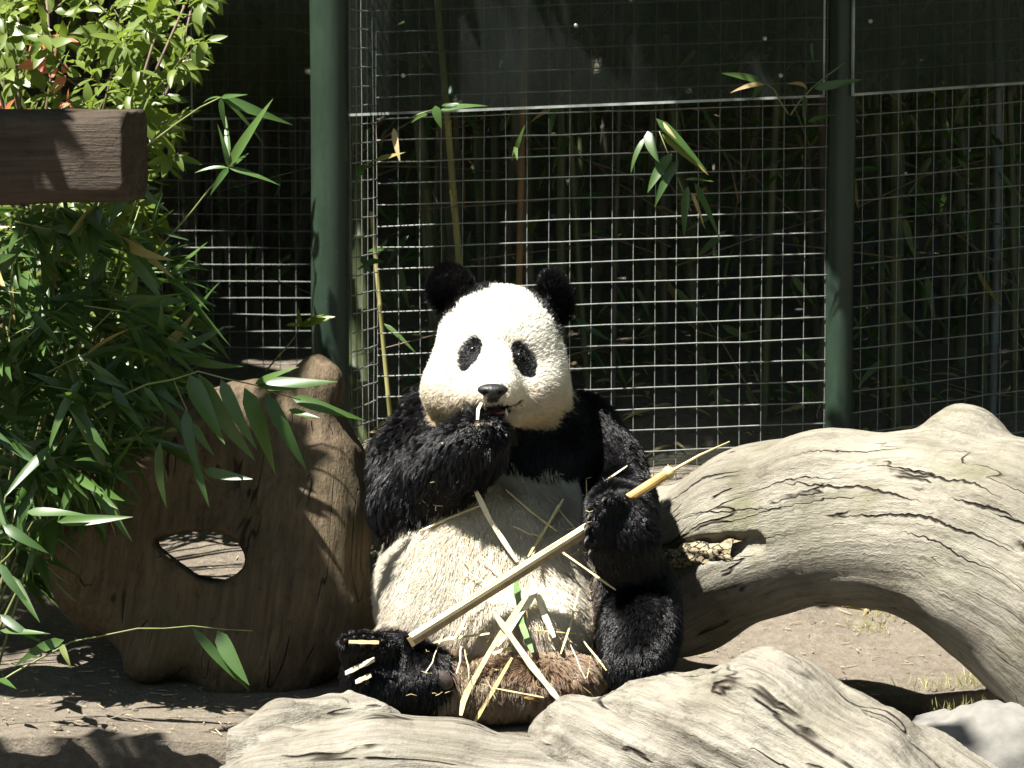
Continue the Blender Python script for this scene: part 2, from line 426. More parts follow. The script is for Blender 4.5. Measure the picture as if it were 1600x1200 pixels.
# right arching log
ax = [(P(960, 925, 8.44), .17), (P(1060, 885, 8.34), .195), (P(1180, 828, 8.17), .198), (P(1320, 800, 7.97), .194), (P(1450, 812, 7.84), .208), (P(1560, 858, 7.74), .245), (P(1720, 960, 7.62), .3)]
fr = chain(ax) + [cone(ax[0][0], P(915, 1000, 8.5), .17, .16), cone(ax[-1][0], P(1880, 1180, 7.5), .3, .3)]
fr += chain([(Vector((p.x, p.y - .075, p.z - .06)), r * .72) for p, r in ax])
fr += [cone(P(1490, 740, 7.84), P(1500, 690, 7.84), .12, .075), cone(P(1500, 690, 7.84), P(1512, 690, 7.82), .077, .072)]
base = union(fr, .06)
def front_y(px, py):
    return min(P(px, py, d).y for d in np.linspace(7.3, 8.5, 241) if base(np.array(P(px, py, d), np.float32)[None])[0] < 0)
CV = [(px, py, front_y(px, py)) for px, py in ((1000, 872), (1090, 858), (1180, 848))]
cav = union([cone(P(CV[i][0], CV[i][1], CV[i][2] + .008), P(CV[i + 1][0], CV[i + 1][1], CV[i + 1][2] + .008), .032, .032 if i == 0 else .029) for i in range(2)], .01)
cvx = front_y(1590, 850); cav2 = union([cone(P(1588, 853, cvx), P(1640, 872, cvx), .011, .014)], .01)
def fright(p):
    d = base(p) + .018 * fbm(p * 3.1, 2)
    d = ssub(d, cav(p), .005); return ssub(d, cav2(p), .004)
right_log = log_object('arched_log', ax, fright, (.2, 7.15, -.25), (1.7, 8.75, 1.12), .0105, M['log_pale'],
    'big bleached driftwood log arching over the ground beside the panda', 'log', rough=.005)
# long drying cracks that run with the grain of this log
def add_cracks(ob, segs):
    me = ob.data; n = len(me.vertices); co = np.zeros(n * 3, np.float32); me.vertices.foreach_get('co', co); co = co.reshape(-1, 3)
    G = np.zeros(n * 3, np.float32); me.attributes['grain'].data.foreach_get('vector', G); G = G.reshape(-1, 3)
    bv = BVHTree.FromPolygons([tuple(v) for v in co], [tuple(p.vertices) for p in me.polygons])
    t = ob.active_material.node_tree; N = t.nodes; m = NT.__new__(NT); m.t = t; m.b = N['Principled BSDF']; m.m = ob.active_material
    g = m.attr('grain').outputs['Vector']; sx = m.n('ShaderNodeSeparateXYZ'); m.l(g, sx.inputs[0])
    th = m.math('ARCTAN2', sx.outputs[2], sx.outputs[1]); wob = m.math('MULTIPLY', m.math('SUBTRACT', m.noise(g, 9, 4, .6).outputs[0], .5), .16); tot = None
    for (a, b, wd) in segs:
        q = []
        for px, py in (a, b):
            h = bv.ray_cast(CAMP, ray(px, py))[0]; i = int(((co - np.array(h)) ** 2).sum(1).argmin()); q.append((float(G[i, 0]), math.atan2(G[i, 2], G[i, 1])))
        (u0, t0), (u1, t1) = q
        f = m.math('DIVIDE', m.math('SUBTRACT', sx.outputs[0], u0), (u1 - u0))
        line = m.math('ADD', m.math('ADD', m.math('MULTIPLY', f, t1 - t0), t0), wob)
        d = m.math('ABSOLUTE', m.math('SUBTRACT', th, line))
        env = m.math('MULTIPLY', m.math('MULTIPLY', f, m.math('SUBTRACT', 1.0, f)), 4.0)      # tapers out at both ends
        mk = m.math('MINIMUM', m.math('MAXIMUM', m.math('MULTIPLY', m.math('SUBTRACT', m.math('MULTIPLY', env, wd), d), 90.0), 0.0), 1.0)
        tot = mk if tot is None else m.math('MAXIMUM', tot, mk)
    old = m.b.inputs['Base Color'].links[0].from_socket; m.l(m.mix(tot, old, (.018, .013, .009)), m.b.inputs['Base Color'])
    bp_ = [n_ for n_ in N if n_.type == 'BUMP'][0]; oh = bp_.inputs['Height'].links[0].from_socket; m.l(m.math('SUBTRACT', oh, m.math('MULTIPLY', tot, 2.0)), bp_.inputs['Height'])
add_cracks(right_log, [((1035, 790), (1165, 735), .02), ((1215, 757), (1450, 792), .022), ((1350, 728), (1560, 785), .018), ((1480, 775), (1598, 815), .018), ((1060, 815), (1240, 790), .014), ((1290, 812), (1590, 868), .02), ((1150, 770), (1330, 745), .012), ((1400, 835), (1560, 905), .014), ((1230, 715), (1420, 700), .012)])
# crumbling wood inside the split
core = union([cone(P(CV[i][0], CV[i][1] + 9, CV[i][2] + .034), P(CV[i + 1][0], CV[i + 1][1] + 9, CV[i + 1][2] + .034), .027, .027) for i in range(2)], .01)
Vc, Qc = nets(lambda p: core(p) + .007 * fbm(p * np.array((30, 30, 60), np.float32), 3), (.22, 7.95, .2), (.7, 8.45, .55), .005)
ro = link('rotten_wood', mesh_np('rotten_wood', Vc, Qc), M['rotten'], right_log); ro['label'] = 'crumbling cracked wood inside the split of the log'

# left trunk with the eye-shaped hole
axl = [(P(420, 1090, 8.2), .22), (P(450, 950, 8.22), .2), (P(470, 800, 8.26), .17), (P(480, 690, 8.3), .12), (P(485, 610, 8.32), .06)]
fl = chain([(P(400, 1010, 8.2), .17), (P(455, 930, 8.24), .2), (P(470, 800, 8.28), .17), (P(478, 700, 8.32), .12), (P(478, 668, 8.33), .068)])
fl += chain([(P(478, 668, 8.33), .068), (P(500, 602, 8.31), .016)]) + chain([(P(290, 690, 8.32), .055), (P(380, 645, 8.32), .055), (P(475, 612, 8.32), .05)])
fl += chain([(P(430, 690, 8.3), .10), (P(350, 700, 8.3), .085), (P(270, 722, 8.28), .085), (P(170, 775, 8.22), .10), (P(110, 850, 8.2), .10), (P(150, 920, 8.2), .09), (P(250, 975, 8.2), .085), (P(400, 985, 8.2), .12)])
fl += chain([(P(420, 790, 8.32), .14), (P(300, 790, 8.33), .10), (P(180, 800, 8.3), .11)])
fl += chain([(P(260, 980, 8.18), .08), (P(225, 1030, 8.12), .055)])
fl += [cone(P(500, 588, 8.29), P(494, 574, 8.3), .022, .014), cone(P(516, 604, 8.3), P(520, 612, 8.3), .02, .018)]
fl += chain([(P(180, 850, 8.24), .12), (P(300, 860, 8.26), .15), (P(440, 880, 8.26), .19)]) + chain([(P(400, 640, 8.32), .05), (P(300, 670, 8.32), .06)])
basel = union(fl, .08)
def eyehole(p):
    a = np.array(P(240, 846, 8.2)); b = np.array(P(388, 880, 8.2)); mid = (a + b) / 2; dr = (b - a) / np.linalg.norm(b - a)
    q = p - mid; u = q @ dr.astype(np.float32); v = q[..., 2] - u * dr[2] * 1.0 + .15 * q[..., 1]
    L = np.linalg.norm(b - a) / 2
    up = (.03 + .038 * np.clip((u / L + 1) / 1.7, 0, 1)) * (1 + .6 * np.clip(q[..., 1], 0, 1)); dn = (.022 + .052 * np.clip((u / L + 1) / 1.7, 0, 1))
    e = np.sqrt(np.maximum(1 - (u / L) ** 2, 0))
    return np.where(np.abs(u) < L, np.where(v > 0, v - up * e, -v - dn * e), np.abs(u) - L + .004)
def fleft(p):
    d = basel(p) + .02 * fbm(p * 3.3 + 9, 2); return ssub(d, eyehole(p), .02)
left_log = log_object('hollow_trunk', axl, fleft, (-1.3, 7.85, -.15), (-.3, 8.65, .98), .011, M['log_brown'],
    'large brown upended tree trunk with an eye shaped hole, left of the panda', 'tree trunk', rough=.010, rs=9)

# foreground logs
axf = [(P(800, 1150, 7.3), .1), (P(1000, 1160, 7.22), .15), (P(1200, 1170, 7.1), .19), (P(1420, 1300, 6.9), .18), (P(1560, 1420, 6.8), .18)]
axg = [(P(950, 1010, 7.4), .1), (P(1250, 1150, 7.1), .1), (P(1600, 1380, 6.8), .1)]
ff = chain([(P(790, 1225, 7.26), .075), (P(900, 1195, 7.24), .135), (P(1050, 1185, 7.2), .175), (P(1190, 1165, 7.14), .195), (P(1330, 1270, 6.98), .185), (P(1480, 1400, 6.85), .18)])
ff += chain([(P(1215, 1062, 7.2), .05), (P(1330, 1135, 7.12), .06), (P(1440, 1195, 7.05), .06), (P(1600, 1290, 6.95), .07)])
ff += [cone(P(1375, 1150, 7.0), P(1385, 1168, 6.93), .05, .038), cone(P(880, 1130, 7.2), P(860, 1170, 7.15), .04, .05)]
bf = union(ff, .05)
ridge = np.array((P(1500, 1330, 6.9) - P(1100, 1050, 7.15)).normalized(), np.float32)
def ffront(p):
    q = p - (p @ ridge)[..., None] * ridge
    return bf(p) + .016 * fbm(p * 4, 2) + .02 * fbm(q * 13 + 3, 3)
front_log = log_object('foreground_log', axg, ffront, (-.15, 6.5, -.45), (1.15, 7.55, .32), .009, M['log_grey'],
    'pale furrowed grey log lying in front of the panda with a round knot', 'log', rough=.008, rs=26)
axk = [(P(250, 1260, 7.2), .1), (P(600, 1210, 7.2), .1), (P(800, 1230, 7.2), .1)]
fk = chain([(P(300, 1275, 7.1), .08), (P(430, 1240, 7.14), .115), (P(590, 1222, 7.18), .148), (P(710, 1228, 7.18), .138), (P(820, 1242, 7.16), .125), (P(930, 1290, 7.1), .12)])
fk += chain([(P(270, 1275, 7.26), .06), (P(352, 1180, 7.34), .05), (P(442, 1128, 7.42), .048), (P(520, 1118, 7.46), .05), (P(600, 1135, 7.46), .045)])
fk += chain([(P(330, 1230, 7.3), .06), (P(440, 1175, 7.36), .055), (P(560, 1165, 7.4), .06), (P(650, 1175, 7.38), .06)])
fk += [cone(P(545, 1085, 7.47), P(600, 1108, 7.44), .012, .01)]
bk = union(fk, .016)
bark_log = log_object('root_log', axk, lambda p: bk(p) + .01 * fbm(p * 5 + 2, 3), (-.65, 6.85, -.45), (.22, 7.65, .12), .008, M['log_grey'],
    'smooth silvery grey root log with a raised bark rim below the panda foot', 'log', rough=.005, rs=18)
# rock
fk2 = union([ell(P(1570, 1190, 7.5), (.24, .17, .15)), ell(P(1450, 1190, 7.48), (.13, .12, .11)), ell(P(1660, 1150, 7.6), (.13, .15, .13))], .06)
Vr, Qr = nets(lambda p: fk2(p) + .02 * fbm(p * 6, 3) + .008 * fbm(p * 22, 2), (.55, 7.2, -.45), (1.5, 8.0, .2), .012)
tag(link('rock', mesh_np('rock', Vr, Qr), M['rock']), 'pale grey rounded rock by the grass at the foot of the arched log', 'rock')

# sawn beam at upper left
axb = [(P(-500, 250, 7.75), .1), (P(213, 243, 7.55), .1)]
def fbeam(p):
    a = np.array(axb[0][0], np.float32); b = np.array(axb[1][0], np.float32); dr = b - a; L = np.linalg.norm(dr); dr = dr / L
    q = p - a; u = q @ dr; e1 = np.cross((0, 0, 1), dr).astype(np.float32); v = q @ e1; wv = q[..., 2] - u * dr[2]
    hh, ww = .098, .11
    r = np.sqrt(np.maximum(np.abs(v) - ww + .05, 0) ** 2 + np.maximum(np.abs(wv) - hh + .035, 0) ** 2) - .04
    return np.maximum(r + .006 * fbm(p * 6, 2), np.abs(u - L / 2) - L / 2)
log_object('wooden_beam', axb, fbeam, (-1.9, 7.3, 1.1), (-.8, 7.95, 1.6), .011, M['beam'],
    'thick dark sawn log beam jutting in front of the leafy shrub', 'beam', rough=.004)

# ------------------------------------------------------------------ panda
proot = empty('giant_panda', P(780, 1095, 7.95)); tag(proot, 'black and white panda sitting upright eating split bamboo', 'panda')
RZ = lambda deg: Matrix.Rotation(math.radians(deg), 4, 'Z')
RY = lambda deg: Matrix.Rotation(math.radians(deg), 4, 'Y')
RX = lambda deg: Matrix.Rotation(math.radians(deg), 4, 'X')
NOSE = P(770, 609, 7.655)
grp = {}
grp['head'] = union([ell(P(780, 560, 7.97), (.143, .16, .150)), ell(P(780, 520, 7.99), (.122, .14, .105)),
                     ell(P(720, 598, 7.95), (.068, .11, .07)), ell(P(842, 598, 7.95), (.055, .11, .075)),
                     ell(P(698, 612, 8.0), (.052, .1, .045)), ell(P(848, 614, 8.02), (.045, .1, .045)),
                     ell(P(783, 622, 7.93), (.105, .12, .045)),
                     ell(P(812, 612, 7.86), (.07, .08, .05)), ell(P(736, 614, 7.86), (.06, .08, .05))], .06)
grp['muzzle'] = union([ell(P(770, 596, 7.79), (.060, .12, .047)), ell(P(770, 618, 7.76), (.056, .085, .026)), ell(P(771, 570, 7.84), (.045, .08, .04))], .045)
grp['jaw'] = union([ell(P(782, 652, 7.80), (.042, .075, .016)), ell(P(795, 648, 7.83), (.052, .07, .016))], .03)
mouth = union([ell(P(774, 640, 7.72), (.034, .07, .0125)), cone(P(790, 641, 7.70), P(812, 630, 7.77), .006, .004)], .008)
grp['ear_l'] = ell(P(703, 452, 8.0), (.052, .03, .056), RZ(-12))
grp['ear_r'] = ell(P(869, 464, 8.0), (.033, .03, .062), RY(-16))
grp['chest'] = union([ell(P(795, 740, 8.17), (.225, .19, .22)), ell(P(790, 655, 8.08), (.16, .14, .09)), ell(P(800, 690, 8.02), (.19, .13, .1))], .08)
grp['belly'] = union([ell(P(772, 900, 8.0), (.272, .30, .235)), ell(P(785, 815, 8.04), (.22, .25, .14)), ell(P(777, 965, 7.90), (.26, .30, .14))], .1)
grp['rump'] = union([ell(P(820, 1050, 7.73), (.18, .2, .078)), ell(P(740, 1050, 7.73), (.11, .19, .068))], .06)
grp['arm_l'] = union(chain([(P(682, 680, 8.14), .105), (P(655, 730, 8.06), .098), (P(645, 782, 7.96), .084), (P(690, 742, 7.84), .072), (P(732, 708, 7.74), .058), (P(758, 687, 7.68), .043)])
                     + [ell(P(700, 700, 8.0), (.08, .1, .07))], .06)
hand_l = [(P(748, 679, 7.665), P(751, 667, 7.64)), (P(760, 681, 7.65), P(764, 669, 7.63)), (P(772, 685, 7.655), P(776, 674, 7.64)), (P(779, 694, 7.67), P(785, 685, 7.655))]
grp['arm_l2'] = union([cone(a, b, .017, .012) for a, b in hand_l], .012)
grp['arm_r'] = union(chain([(P(905, 680, 8.10), .098), (P(942, 735, 8.06), .088), (P(967, 790, 7.96), .076), (P(970, 815, 7.80), .07), (P(970, 823, 7.70), .064)])
                     + [ell(P(966, 826, 7.675), (.064, .06, .058)), cone(P(975, 850, 7.7), P(990, 900, 7.8), .062, .075)], .05)
hand_r = [(P(950, 797, 7.625), P(929, 802, 7.585)), (P(944, 815, 7.615), P(924, 821, 7.575)), (P(942, 832, 7.615), P(924, 838, 7.58)), (P(946, 848, 7.625), P(931, 855, 7.60)), (P(966, 786, 7.64), P(950, 780, 7.60))]
grp['arm_r2'] = union([cone(a, b, .02, .014) for a, b in hand_r], .012)
grp['leg_r'] = union(chain([(P(905, 1010, 7.98), .12), (P(970, 965, 7.86), .105), (P(997, 935, 7.78), .076), (P(1000, 985, 7.68), .073), (P(995, 1035, 7.6), .074)]), .07)
grp['leg_l'] = union(chain([(P(690, 1010, 7.95), .115), (P(640, 1035, 7.78), .085), (P(618, 1055, 7.62), .072)]) +
                     [ell(P(612, 1058, 7.56), (.115, .06, .072), RY(8)), ell(P(672, 1062, 7.56), (.06, .055, .062))], .06)
toes = [(P(548 + 16 * k, 1022 - 5 * math.sin(k * .8), 7.54), P(542 + 15 * k, 1006 - 6 * math.sin(k * .8), 7.5)) for k in range(5)]
grp['leg_l2'] = union([cone(a, b, .022, .016) for a, b in toes], .015)
KN = {'head': 'w', 'muzzle': 'w', 'jaw': 'w', 'ear_l': 'k', 'ear_r': 'k', 'chest': 'k', 'belly': 'w', 'rump': 'b', 'arm_l': 'k', 'arm_l2': 'k', 'arm_r': 'k', 'arm_r2': 'k', 'leg_r': 'k', 'leg_l': 'k', 'leg_l2': 'k'}
KK = {'muzzle': .03, 'jaw': .02, 'ear_l': .02, 'ear_r': .02, 'chest': .06, 'belly': .09, 'rump': .05}
def fpanda(p):
    d = grp['head'](p)
    for k, f in grp.items():
        if k != 'head': d = smin(d, f(p), KK.get(k, .028))
    return ssub(d, mouth(p), .008)
Vp, Qp = nets(fpanda, (-.48, 7.38, -.12), (.48, 8.42, 1.18), .0105)
bme = mesh_np('body', Vp, Qp)
pn = np.zeros(len(Vp) * 3, np.float32); bme.vertices.foreach_get('normal', pn); pn = pn.reshape(-1, 3)
def reg(p):
    """fur colour, fur length, wetness, region key per point"""
    p = np.asarray(p, np.float32); n = len(p)
    keys = list(grp); D = np.stack([grp[k](p) for k in keys], 1)
    D[:, keys.index('head')] -= .004; D[:, keys.index('belly')] -= .004; D[:, keys.index('rump')] -= .015; D[:, keys.index('muzzle')] -= .02
    D[:, keys.index('ear_l')] -= .022; D[:, keys.index('ear_r')] -= .02
    jit = (fbm(p * 22, 2) * .016 + rng.normal(0, .006, n))[:, None]
    D = D + jit * np.array([1 if KN[k] == 'k' else -1 for k in keys])
    w_ = D.argmin(1); col = np.zeros((n, 3), np.float32); ln = np.full(n, .02, np.float32); wet = np.full(n, .35, np.float32)
    white = np.array((.87, .85, .79)); cream = np.array((.76, .725, .64)); black = np.array((.0062, .0058, .0066)); brown = np.array((.30, .185, .11))
    for i, k in enumerate(keys):
        m = w_ == i
        if k in ('head', 'muzzle', 'jaw'):
            # shade of the lower cheeks and chin painted as tan, fading up to white
            z = np.clip((p[m][:, 2] - float(P(780, 652, 7.9).z)) / .11, 0, 1)[:, None]
            col[m] = np.array((.60, .50, .34)) * (1 - z) + white * z; ln[m] = {'head': .017, 'muzzle': .008, 'jaw': .011}[k]; wet[m] = .14
        elif k == 'belly':
            v = fbm(p[m] * 6 + 4, 3)[:, None]; z = np.clip((float(P(780, 930, 7.8).z) - p[m][:, 2]) / .15, 0, 1)[:, None]
            c = cream * (1 - .10 + .22 * v) * np.array((1, .985, .96)); gp = np.clip(fbm(p[m] * 4.5 + 15, 3)[:, None] * 1.4 - .1, 0, .7); c = c * (1 - gp) + np.array((.40, .36, .295)) * gp; col[m] = c * (1 - .45 * z) + brown * .45 * z * 1.3; ln[m] = .034; wet[m] = .22
        elif k == 'rump':
            v = np.clip(fbm(p[m] * 9, 3)[:, None] * .6 + .5, 0, 1); col[m] = brown * v + np.array((.42, .34, .25)) * (1 - v); ln[m] = .04; wet[m] = .55
        else:
            col[m] = black
            if k == 'chest': ln[m] = .032
            elif k.startswith('ear'): ln[m] = .02; wet[m] = .2
            elif k in ('arm_l2', 'arm_r2', 'leg_l2'): ln[m] = .014
            elif k == 'arm_l': ln[m] = .04; wet[m] = .8
            else: ln[m] = .024; wet[m] = .4
    lowh = np.isin(w_, [keys.index('head'), keys.index('jaw')]) & (p[:, 2] + jit[:, 0] * .6 < float(P(780, 664, 7.9).z)); col[lowh] = black
    wm = col.mean(1) > .3; col[wm] *= (1 + .16 * np.clip(fbm(p[wm] * 17 + 2, 3), -1, .4))[:, None] * np.array((1, .985, .95))
    # brownish worn black fur on thighs
    th = np.array(P(925, 985, 7.8), np.float32); d = np.linalg.norm(p - th, axis=1); m = (w_ == keys.index('leg_r')) & (d < .15)
    t = np.clip((.15 - d[m]) / .09, 0, 1)[:, None] * .8; col[m] = col[m] * (1 - t) + np.array((.19, .12, .075)) * t
    # eye patches
    for c0, r0, ang in ((P(735, 553, 7.80), (.024, .09, .045), 30), (P(817, 563, 7.80), (.024, .09, .047), -30)):
        e = ell(c0, r0, RY(ang))(p) + fbm(p * 40, 2) * .003; m = (e < 0) & np.isin(w_, [keys.index('head'), keys.index('muzzle')]); col[m] = black; ln[m] = .009
    # shoulder band joins the arms over the chest; nose rim and lips dark
    dn = np.linalg.norm((p - np.array(P(771, 622, 7.67), np.float32)) / np.array((1.0, 1, .9), np.float32), axis=1)
    m = mouth(p) < .007; col[m] = (.03, .016, .014); ln[m] = .003
    m = dn < .016; col[m] = (.05, .04, .038); ln[m] = .003
    return col, ln, wet, w_, keys
col, ln, wet, wid, keys = reg(Vp)
set_attr(bme, 'fur', col, 'FLOAT_COLOR')
m = NT('panda_skin'); m.l(m.attr('fur').outputs['Color'], m.b.inputs['Base Color']); m.b.inputs['Roughness'].default_value = .8; m.b.inputs['Specular IOR Level'].default_value = .15
M['skin'] = m.m
body = link('body', bme, M['skin'], proot)
pbvh = BVHTree.FromPolygons([tuple(v) for v in Vp], [tuple(q) for q in Qp.tolist()])
# fur strands
m = NT('panda_fur'); a = m.attr('fcol').outputs['Color']
m.l(a, m.b.inputs['Base Color']); m.b.inputs['Roughness'].default_value = .30; m.b.inputs['Specular IOR Level'].default_value = .4
tr = m.n('ShaderNodeBsdfTranslucent'); m.l(a, tr.inputs[0]); mx = m.n('ShaderNodeMixShader'); mx.inputs[0].default_value = .22
m.l(m.b.outputs[0], mx.inputs[1]); m.l(tr.outputs[0], mx.inputs[2]); m.l(mx.outputs[0], m.out.inputs[0]); M['fur'] = m.m
def grow_fur(N):
    tri = np.concatenate([Qp[:, [0, 1, 2]], Qp[:, [0, 2, 3]]]); A, B, C = Vp[tri[:, 0]], Vp[tri[:, 1]], Vp[tri[:, 2]]
    cr = np.cross(B - A, C - A); area = np.linalg.norm(cr, axis=1)
    cen = (A + B + C) / 3; nr = cr / (area[:, None] + 1e-12)
    view = np.array(CAMP) - cen; view /= np.linalg.norm(view, axis=1)[:, None]
    wgt = area * np.where((nr * view).sum(1) > -.35, 1, .25)
    ti = rng.choice(len(tri), N, p=wgt / wgt.sum()); u = rng.random((N, 2)); fl = u.sum(1) > 1; u[fl] = 1 - u[fl]
    t = tri[ti]; wts = np.stack([1 - u.sum(1), u[:, 0], u[:, 1]], 1)
    R = (Vp[t] * wts[..., None]).sum(1).astype(np.float32); Nn = (pn[t] * wts[..., None]).sum(1); Nn /= np.linalg.norm(Nn, axis=1)[:, None] + 1e-9
    c, L, wt, w_, ks = reg(R)
    keep = np.ones(N, bool)
    for q, r in ((NOSE, .036),): keep &= np.linalg.norm((R - np.array(q, np.float32)) / np.array((1.0, 1.2, .55), np.float32), axis=1) > r
    keep &= mouth(R) > .004
    R, Nn, c, L, wt, w_ = R[keep], Nn[keep], c[keep], L[keep], wt[keep], w_[keep]; N = len(R)
    down = np.tile(np.array((0, 0, -1), np.float32), (N, 1))
    hd = np.isin(w_, [ks.index(k) for k in ('head', 'muzzle', 'jaw')])
    rad = R - np.array(NOSE + Vector((0, .03, .02)), np.float32); rad /= np.linalg.norm(rad, axis=1)[:, None] + 1e-9
    flow = np.where(hd[:, None], rad, down)
    er = np.isin(w_, [ks.index('ear_l'), ks.index('ear_r')]); flow[er] = (0, 0, .6)
    al = w_ == ks.index('arm_l'); flow[al] = (-.25, -.15, -.95)
    ar = w_ == ks.index('arm_r'); flow[ar] = (.2, -.1, -.9)
    fz = np.stack([fbm(R * 13 + s_, 2) for s_ in (0, 11, 23)], 1); flow = flow + .45 * fz
    flow -= (flow * Nn).sum(1)[:, None] * Nn
    stand = np.where(hd, .42, np.where(er, .8, np.where(al, .34, .5)))[:, None]
    D0 = Nn * stand + flow * .8 + rng.normal(0, .14, (N, 3)); D0 /= np.linalg.norm(D0, axis=1)[:, None]
    L = L * np.where((rng.random(N) < .04) & (c.mean(1) < .1), 1.4, 1) * rng.uniform(.6, 1.15, N)
    tipd = D0 + flow * .5 + down * np.where(hd, .1, .35)[:, None]; tipd -= np.minimum((tipd * Nn).sum(1), 0)[:, None] * Nn
    tipd /= np.linalg.norm(tipd, axis=1)[:, None]
    p1 = R + D0 * (L * .4)[:, None]; p2 = p1 + (D0 + tipd) * (.5 * .35 * L)[:, None]; p3 = p2 + tipd * (L * .3)[:, None]
    # clumping
    nc = N // 22; ci = rng.choice(N, nc, replace=False); kd = KDTree(nc)
    for i, j in enumerate(ci): kd.insert(R[j], i)
    kd.balance(); near = np.array([kd.find(r)[1] for r in R]); cj = ci[near]
    k = (wt * rng.uniform(.6, 1.1, N))[:, None]; k = np.where(np.linalg.norm(R - R[cj], axis=1)[:, None] < .016, k, 0)
    off = lambda A_, f: A_ + (A_[cj] - A_) * np.clip(k * f, 0, .92)
    p1, p2, p3 = off(p1, .3), off(p2, .75), off(p3, 1.05)
    pts = np.stack([R - Nn * .003, p1, p2, p3], 1).astype(np.float32)
    hcv = bpy.data.hair_curves.new('fur'); hcv.add_curves([4] * N)
    hcv.attributes['position'].data.foreach_set('vector', pts.ravel())
    ra = hcv.attributes.get('radius') or hcv.attributes.new('radius', 'FLOAT', 'POINT')
    base = np.where(c.mean(1) < .1, .0006, .00055)[:, None]
    ra.data.foreach_set('value', (base * np.array([1, .9, .6, .15])[None, :]).astype(np.float32).ravel())
    ca = hcv.attributes.new('fcol', 'FLOAT_COLOR', 'CURVE'); c4 = np.ones((N, 4), np.float32); c4[:, :3] = c * rng.uniform(.82, 1.12, (N, 1)); ca.data.foreach_set('color', np.clip(c4, 0, .92).ravel())
    hcv.materials.append(M['fur']); o = bpy.data.objects.new('fur', hcv); COL.objects.link(o); attach(o, proot); o['kind'] = 'stuff'
    return o
grow_fur(430000)
# face parts
def blob(name, f, lo, hi, h, mat, root=proot):
    Vv, Q = nets(f, lo, hi, h); return link(name, mesh_np(name, Vv, Q), mat, root)
nz_ = union([ell(NOSE, (.036, .024, .015)), ell(NOSE + Vector((0, .002, -.013)), (.018, .02, .012))], .014)
nost = union([ell(NOSE + Vector((s_ * .018, -.02, -.005)), (.007, .012, .004)) for s_ in (-1, 1)], .002)
blob('nose', lambda p: ssub(nz_(p), nost(p), .003), tuple(NOSE - Vector((.05, .045, .04))), tuple(NOSE + Vector((.05, .045, .03))), .0026, M['nose'])
for (ex, ey) in ((739, 547), (812, 556)):
    h = pbvh.ray_cast(CAMP, ray(ex, ey)); c0 = h[0] + Vector((0, -.002, 0))
    blob('eye', ell(c0, (.0085, .008, .0085)), tuple(c0 - Vector((.012,) * 3)), tuple(c0 + Vector((.012,) * 3)), .0022, M['eye'])
tg = P(772, 643, 7.735); blob('tongue', ell(tg, (.026, .045, .007)), tuple(tg - Vector((.03, .05, .012))), tuple(tg + Vector((.03, .05, .012))), .003, M['tongue'])
g = Geo()
for tx, ty, r_ in ((757, 636, .0045), (791, 645, .005)):
    p0 = P(tx, ty, 7.70); g2 = Geo().tube([p0 + Vector((0, .004, -.008 if ty > 640 else .006)), p0, p0 + Vector((0, -.002, .01 if ty > 640 else -.008))], [r_, r_ * .9, r_ * .2], 6); g2.build('tooth', M['tooth'], proot)
for lst in (hand_l, hand_r, toes):
    for a, b in lst:
        d = (b - a).normalized(); s0 = b + d * .006; dn_ = Vector((0, -.4, -.9)) if lst is not toes else Vector((0, -.8, -.2))
        Geo().tube([s0, s0 + d * .010 + dn_ * .002, s0 + d * .018 + dn_ * .007, s0 + d * .022 + dn_ * .014], [.0055, .005, .0035, .0008], 6).build('claw', M['claw'], proot)
pd_ = P(690, 1062, 7.505); blob('paw_pad', union([ell(pd_, (.03, .012, .022), RY(35))], .01), tuple(pd_ - Vector((.06, .03, .06))), tuple(pd_ + Vector((.06, .03, .06))), .004, M['pad'])
# ------------------------------------------------------------------ fence
ZTOP = 2.35
def post(px, d, r, pyb, label):
    b = P(px, pyb, d)
    root = empty('fence_post', (b.x, d, gh(b.x, d))); tag(root, label, 'fence post')
    g = Geo(); n = 14; pth = [Vector((b.x + .0015 * math.sin(i), d, gh(b.x, d) - .1 + (ZTOP + .2 - gh(b.x, d)) * i / n)) for i in range(n + 1)]
    g.tube(pth, r, 32); pipe = g.build('pipe', M['post'], root)
    g = Geo(); g.tube([Vector((b.x, d, ZTOP + .09)), Vector((b.x, d, ZTOP + .12)), Vector((b.x, d, ZTOP + .14))], [r * 1.12, r * 1.12, r * .5], 24); g.build('cap', M['post'], pipe)
    return root
post(519, 8.95, .052, 1000, 'thick green steel fence post rising behind the hollow trunk')
post(1308, 9.24, .039, 900, 'slimmer green steel fence post rising behind the arched log')
def wire_panel(A, B, slope, cell, label, z0=-.05, group=None, voff=0, rad=.0021):
    """A,B = (x,y) ends; rows follow the sloping hillside"""
    A = Vector((*A, 0)); B = Vector((*B, 0)); L = (B - A).length; dr = (B - A) / L; nrm = Vector((dr.y, -dr.x, 0))
    root = empty('wire_fence_panel', (A.x, A.y, gh(A.x, A.y))); tag(root, label, 'wire fence', group)
    n = int(L / cell); zb = min(gh(A.x, A.y), gh(B.x, B.y)) + z0
    seg = 10
    for i in range(n + 1):                      # uprights
        q = A + dr * (i * cell + voff); pth = [Vector((q.x + random.gauss(0, .0009), q.y + random.gauss(0, .0012), zb + (ZTOP - zb) * k / seg)) for k in range(seg + 1)]
        Geo().tube(pth, rad * .6, 6).build('wire', M['wire'], root)
    z = zb; r = 0
    while z < ZTOP - L * max(slope, 0):
        pth = []
        for k in range(seg + 1):
            q = A + dr * (L * k / seg) + nrm * (rad * 2 + random.gauss(0, .0012)); pth.append(Vector((q.x, q.y, z + slope * L * k / seg + random.gauss(0, .0009))))
        Geo().tube(pth, rad, 6).build('wire', M['wire'], root)
        z += cell; r += 1
    return root
